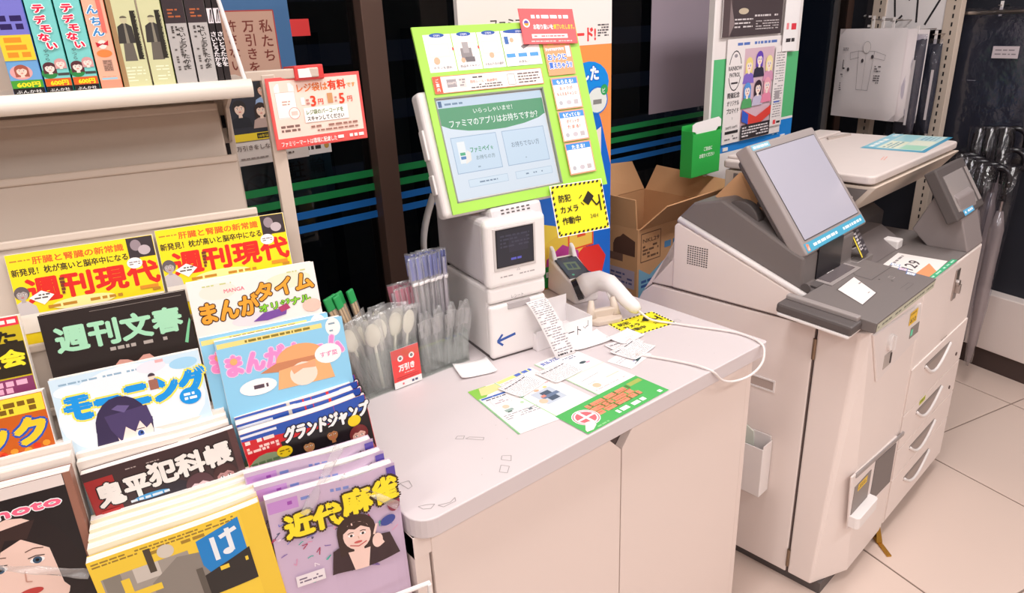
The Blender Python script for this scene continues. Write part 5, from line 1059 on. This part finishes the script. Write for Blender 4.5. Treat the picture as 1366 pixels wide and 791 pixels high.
# ================================================================== POSTERS near the copier
gp = thing('grey_sheet', 'blank grey sheet hung on the dark window', 'sheet', (2.13, 1.79, 1.155)); MB().box(0, 0, 0, .37, .002, .50).build('sheet', mat('back_of_poster', '#a596a2', .7), gp)
Q = 1.5
ps = thing('poster_board', 'upright poster board with green and blue edge behind the copier', 'poster board', (2.105, Q, 0), R(1))
MB().box(0, 0, .85, .56, .014, 1.66).build('panel', mat('foam_board', '#e8e2de', .5), ps, bevel=.002)
MB().box(.06, .014, 0, .09, .03, 1.3).box(.46, .014, 0, .49, .03, 1.3).build('leg', DARKG, ps)
MB().box(-.012, -.006, 1.0, 0, .016, 1.66).build('edge_trim', WHITE, ps)
A = Art(.06); A.rect(0, 850, 560, 1660, '#ece4e2').rect(0, 1110, 560, 1355, '#5cbf7e').rect(0, 1030, 560, 1110, '#2487dd').rect(0, 1105, 560, 1114, '#f3efee').dashes(420, 1050, 470, 1060, 1, '#9ac8f0', .5)
A.build('print', ps, GLOSSY, FRONT(0, -.0005, 0))
for x in (.09, .48): MB().box(x, -.004, 1.036, x+.03, 0, 1.048).build('clip', WHITE, ps)
t = thing('event_poster', 'pinned poster with a group of drawn figures and a round badge logo', 'poster', (2.178, Q-.006, 1.062), R(1)); W_ = .385
MB().box(0, 0, 0, W_, .002, .355).build('sheet', WP, t)
A = Art(.05); A.rect(0, 0, 385, 355, '#efe7e6').dashes(60, 328, 320, 346, 1, '#5a78c0', .5).rect(108, 50, 300, 320, '#d8b8c4')
A.ell(54, 250, 40, 68, '#3a3438').ell(54, 250, 36, 64, '#efe7e6').rect(12, 228, 96, 272, '#efe7e6').text('RAINBOW', 14, 252, 20, '#2c282c', W=80, bold=.03).text('PATROL', 22, 230, 20, '#2c282c', W=64, bold=.03).ell(54, 300, 10, 6, '#9a9298').rect(34, 206, 74, 212, '#3a3438')
for i, t_ in enumerate(('開催記念', 'オリジナル', 'ブロマイド')): A.text(t_, 54, 160-27*i, 21, '#3a3438', W=74, al='c', bold=.02)
A.text('1', 54, 84, 12, '#3a3438').text('200円 550円', 16, 52, 12, '#5a5458', W=74, bold=0).rect(14, 34, 96, 44, '#2c282c').dashes(14, 10, 96, 30, 2, '#7a7478', .5)
for cx_, cy_, hc, bc_ in ((140, 262, '#f0dc8a', '#8a6fc8'), (204, 280, '#6a4ab8', '#3a3648'), (268, 262, '#f3e3a2', '#d89ab8'), (136, 176, '#5f9be0', '#5aa86a'), (204, 180, '#3a2c38', '#c8c0d8'), (262, 186, '#f0a8b8', '#e88aa8')):
    A.face(cx_, cy_, 19, '#fbe6dc', hc, True, bc_, True)
A.poly([(108, 70), (200, 40), (300, 80), (300, 112), (200, 78), (108, 112)], '#e0483f').poly([(108, 70), (150, 56), (150, 92), (108, 112)], '#3a62c8').rect(108, 4, 300, 56, '#3a3438').dashes(116, 10, 292, 50, 4, '#e8e0e2', .5).rect(300, 30, 380, 320, '#efe7e6').dashes(312, 60, 370, 300, 26, '#8a8488', .35).rect(316, 116, 356, 122, '#4a68c0').rect(318, 130, 352, 160, '#a8a0a4').rect(322, 36, 340, 52, '#ee5058').rect(346, 38, 372, 46, '#3a3438')
A.build('print', t, GLOSSY, FRONT(0, -.0003, 0))
t = thing('dark_poster', 'dark brown poster with pale text above the drawn figures', 'poster', (2.135, Q-.010, 1.425), R(1)); MB().box(0, 0, 0, .37, .002, .22).build('sheet', WP, t)
A = Art(.04); A.rect(0, 0, 370, 220, '#4c4144').rect(0, 0, 50, 220, '#5a4c4e').poly([(40, 0), (70, 40), (40, 120)], '#8a7a7a').dashes(70, 24, 180, 60, 3, '#d8cfcf', .4).ell(120, 80, 30, 10, '#c8b8a0').dashes(190, 58, 340, 70, 1, '#d8cfcf', .5).dashes(200, 16, 350, 50, 4, '#c8bfbf', .4)
A.build('print', t, GLOSSY, FRONT(0, -.0003, 0))
t = thing('small_notice', 'small white notice with red mark right of the dark poster', 'sign', (2.515, Q-.010, 1.36), R(1)); MB().box(0, 0, 0, .10, .002, .22).build('sheet', WP, t)
Art(.03).rect(16, 76, 32, 98, '#ee8a90').rect(50, 74, 84, 96, '#e03a48').dashes(20, 30, 80, 46, 1, '#3a3438', .8).build('print', t, PAPER, FRONT(0, -.0003, 0))
lb = thing('leaflet_box', 'green cardboard leaflet box with white inside hung on the poster board', 'leaflet box', (1.952, Q-.05, .985), R(2))
GC = mat('green_card', '#2fb24c', .45)
MB().box(.0, 0, 0, .165, .002, .145).box(0, .045, 0, .165, .047, .17).box(0, 0, 0, .165, .047, .002).box(0, .002, .002, .002, .045, .155).box(.163, .002, .002, .165, .045, .155).build('shell', GC, lb, bevel=.0006)
pts = [(0, .175)]+[(.165*i/10, .155-.045*math.sin(PI*min(1, max(0, (i/10-.08)/.8)))) for i in range(11)]+[(.165, .178), (.15, .188), (.02, .182)]
MB().prism(pts, 'y', .003, .005).build('liner', WP, lb)
Art(.03).text('ご自由に', 66, 84, 15, '#e8f7e8', W=48, bold=.04).text('お取りください', 42, 62, 15, '#e8f7e8', W=86, bold=.04).build('print', lb, PAPER, FRONT(0, -.0004, 0))
# ceiling light housings (above the frame, they light the room)
for x, y in LAMPS:
    t = thing('ceiling_light', 'fluorescent ceiling light fixture above the shop floor', 'lamp', (x, y, 2.62), group='fluorescent ceiling lights')
    MB().box(-.65, -.18, .0, .65, .18, .08).build('housing', WHITE, t)

# ================================================================== RIGHT FIXTURE with packages and umbrellas
FX = thing('wall_fixture', 'cream display fixture with perforated posts along the right side', 'display rack', (3.30, .87, 0), RZ-PI/2)
# local: x along to image right, y away from camera
MB().box(-.93, .06, 0, 1.6, .09, 2.1).build('back_panel', mat('navy_panel', '#20222c', .7), FX)
MB().box(-.30, 0, .09, 1.5, .40, .34).build('base_cabinet', BODY, FX, bevel=.004); MB().box(-.30, .01, 0, 1.5, .38, .09).build('kick_plate', mat('brown_kick', '#4a3a36', .6), FX)
for x in (-.727, -.388, .35):
    p_ = MB().box(x, -.065, .34, x+.066, -.035, 2.1).build('upright', CREAM, FX, bevel=.002)
    s = MB()
    for k in range(46): s.box(x+.036, -.0662, .42+.032*k, x+.042, -.0648, .436+.032*k)
    s.build('slot', MATT, p_, kind='stuff')
for z in (1.46,): MB().tube([(-.80, -.02, z), (1.5, -.02, z)], .008, 8).build('rail', STEEL, FX)
def fx(x, y, z): # fixture local to world
    v = FX.matrix_basis @ Vector((x, y, z)) if False else (Matrix.Translation((3.30, .87, 0)) @ Matrix.Rotation(RZ-PI/2, 4, 'Z') @ Vector((x, y, z))); return v
FR = RZ-PI/2
def pack(x, y, z, w_, h_, d_, m, lab, nm, cat, gr=None, art=None, film=True, ry=0, seed=0):
    t = thing(nm, lab, cat, M=Matrix.Translation(fx(x, y, z)) @ Matrix.Rotation(FR, 4, 'Z') @ Matrix.Rotation(ry, 4, 'Y'), group=gr)
    rg = random.Random(seed); ph = [rg.uniform(0, 6) for _ in range(4)]
    def f(u, v, sgn):
        e = (math.sin(PI*min(1, max(0, u)))**.35)*(math.sin(PI*min(1, max(0, v)))**.35)
        return Vector((u*w_, sgn*d_/2*e*(1+.15*math.sin(9*u+ph[0])*math.sin(7*v+ph[1])), -h_+v*h_))
    b = MB(); b.grid(lambda u, v: f(u, v, -1), 10, 12); b.grid(lambda u, v: f(u, v, 1), 10, 12)
    b.build('garment' if film else 'envelope', m, t, smooth=True)
    if film:
        MB().sheet(lambda u, v: f(u*1.04-.02, v*1.08-.03, -1)+Vector((0, -.004-.004*math.sin(14*u+ph[2])*math.sin(11*v+ph[3]), 0)), 10, 12, .0005).build('film_wrap', FILM, t, smooth=True)
    if art: art.build('label_print', t, PAPER, FRONT(0, -d_/2-.006 if film else -d_/2-.002, -h_))
    MB().box(w_/2-.006, -.001, -.01, w_/2+.006, .001, .05).build('hang_tab', WHITE, t)
    MB().tube([(w_/2, -.02, .035), (w_/2, .12, .035)], .0025, 6).build('peg', STEEL, t)
    return t
A = Art(.05); LC = '#8a8488'
A.line([(150, 300), (250, 300), (236, 130), (164, 130), (150, 300)], 1.6, LC).line([(150, 300), (100, 292), (104, 262), (158, 272)], 1.4, LC).line([(250, 300), (318, 284), (314, 262), (244, 272)], 1.4, LC).ell(200, 316, 24, 26, LC).ell(200, 316, 22.5, 24.5, '#efe7e6').line([(200, 300), (200, 130)], .9, LC)
for x, y in ((98, 218), (182, 258), (240, 276)): A.ell(x, y, 8, 9, '#4a4448', 10)
A.text('L', 60, 220, 60, '#2c282c', bold=.01, W=14).dashes(52, 120, 66, 200, 8, '#6a6468', .5).dashes(52, 300, 86, 316, 2, '#4a4448', .4).dashes(262, 160, 300, 240, 8, '#6a6468', .5)
A.v = [(x*.80, y*.94, z) for x, y, z in A.v]
EV = mat('white_envelope', '#ebe3e4', .35, bump=.2, bscale=12)
pack(-.738, -.24, 1.415, .325, .372, .03, EV, 'white raincoat packet with a line drawn coat, foremost on its peg', 'raincoat_packet', 'raincoat', 'white raincoat packets on one peg', A, False, seed=1)
pack(-.722, -.205, 1.410, .33, .37, .03, EV, 'white raincoat packet directly behind the foremost', 'raincoat_packet', 'raincoat', 'white raincoat packets on one peg', None, False, seed=2)
pack(-.700, -.170, 1.406, .335, .37, .03, EV, 'white raincoat packet furthest back on its peg', 'raincoat_packet', 'raincoat', 'white raincoat packets on one peg', None, False, seed=3)
DG = mat('dark_grey_fabric', '#45434c', .6, noise=.3, nscale=30, bump=.5, bscale=40)
A = Art(.05).rect(60, 30, 110, 330, '#e6dede').dashes(66, 40, 104, 320, 20, '#6a6468', .4).rect(70, 40, 100, 56, '#3a3438')
pack(-.53, -.125, 1.36, .13, .42, .05, NAVY, 'dark packet with a long white barcode label beside the raincoats', 'rainwear_packet', 'rainwear', None, A, True, seed=4)
A = Art(.05).rect(72, 40, 84, 300, '#d8d0d2')
pack(-.462, -.175, 1.37, .095, .38, .06, DG, 'crinkled dark packet in clear film with a thin white strip', 'rainwear_packet', 'rainwear', None, A, True, seed=5)
A = Art(.05).rect(60, 60, 72, 260, '#d8d0d2')
pack(-.405, -.12, 1.35, .07, .36, .05, NAVY, 'narrow dark packet tucked against the perforated post', 'rainwear_packet', 'rainwear', None, A, True, seed=6)
A = Art(.05).rect(190, 380, 290, 425, '#cfc3c8').dashes(200, 388, 280, 418, 2, '#8a8088', .3).dashes(90, 290, 150, 295, 1, '#8a8a98', .5)
pack(-.39, .012, 1.45, .36, .54, .03, NAVY, 'large navy rainwear bag with a pink white label', 'rainwear_packet', 'rainwear', None, A, True, seed=7)
pack(-.02, .012, 1.42, .38, .50, .03, mat('charcoal_fabric', '#33343c', .6, noise=.2), 'charcoal rainwear bag at the far right', 'rainwear_packet', 'rainwear', None, None, True, seed=8)
t = thing('header_card', 'white header card with bold black lettering above the dark packets', 'sign', M=Matrix.Translation(fx(-.76, -.06, 1.40)) @ Matrix.Rotation(FR, 4, 'Z'))
MB().box(0, 0, 0, .40, .002, .16).build('card', WP, t)
Art(.05).rect(0, 0, 90, 160, '#2c282c').line([(14, 20), (74, 20), (74, 70)], 10, '#efe7e6').line([(14, 60), (70, 60)], 8, '#efe7e6').line([(130, 150), (150, 30), (180, 60)], 9, '#2c282c').line([(200, 120), (240, 150), (250, 30)], 9, '#2c282c').line([(300, 130), (360, 150), (290, 20)], 9, '#2c282c').build('print', t, PAPER, FRONT(0, -.0004, 0))
HB = mat('black_handle', '#1b191e', .18)
def umb():
    t = thing('umbrella', 'folded umbrella with black hooked handle in clear wrap on the right fixture', 'umbrella', group='umbrellas hung on the right fixture')
    c = [(.0, -.045*math.sin(a), .045-.045*math.cos(a)) for a in [PI*(1.25-1.25*i/12) for i in range(13)]]
    hook = [(0, .0+.042*(1-math.cos(a))*1.0-.0, .04*math.sin(a)) for a in [PI*i/10 for i in range(11)]]
    MB().tube([(0, 0, -.09)]+[(0, p[1], p[2]) for p in hook]+[(0, .084, -.03)], .0105, 10).build('handle', HB, t, smooth=True)
    MB().tube([(0, 0, -.09), (0, 0, -.14)], .006, 8).build('shaft', STEEL, t)
    MB().tube([(0, 0, -.13), (0, 0, -.2), (0, 0, -.5), (0, 0, -.74), (0, 0, -.79)], [.012, .026, .024, .012, .004], 10).build('canopy', UMC, t, smooth=True)
    MB().tube([(0, .01, .045), (0, .01, -.1), (0, 0, -.5), (0, 0, -.77)], [.036, .030, .028, .014], 10).build('wrap', FILM, t, smooth=True)
    return t
UMC = clear_mat('milky_vinyl', '#f0ecec', .12, .15, .5, '#d8ccca')
p = umb(); k = 0
for (x, y, z, r_) in ((-.16, -.08, .99, .2), (-.115, -.08, .995, .2), (-.06, -.08, 1.0, .3), (-.14, -.20, .90, .1), (-.105, -.22, .895, .15), (-.07, -.24, .89, .2), (-.03, -.24, .885, .25), (.0, -.25, .88, .3), (-.02, -.14, .93, .3), (.06, -.2, .88, .5)):
    o = p if k == 0 else dup(p); k += 1
    o.matrix_world = Matrix.Translation(fx(x, y, z)) @ Matrix.Rotation(FR-r_-.9, 4, 'Z')
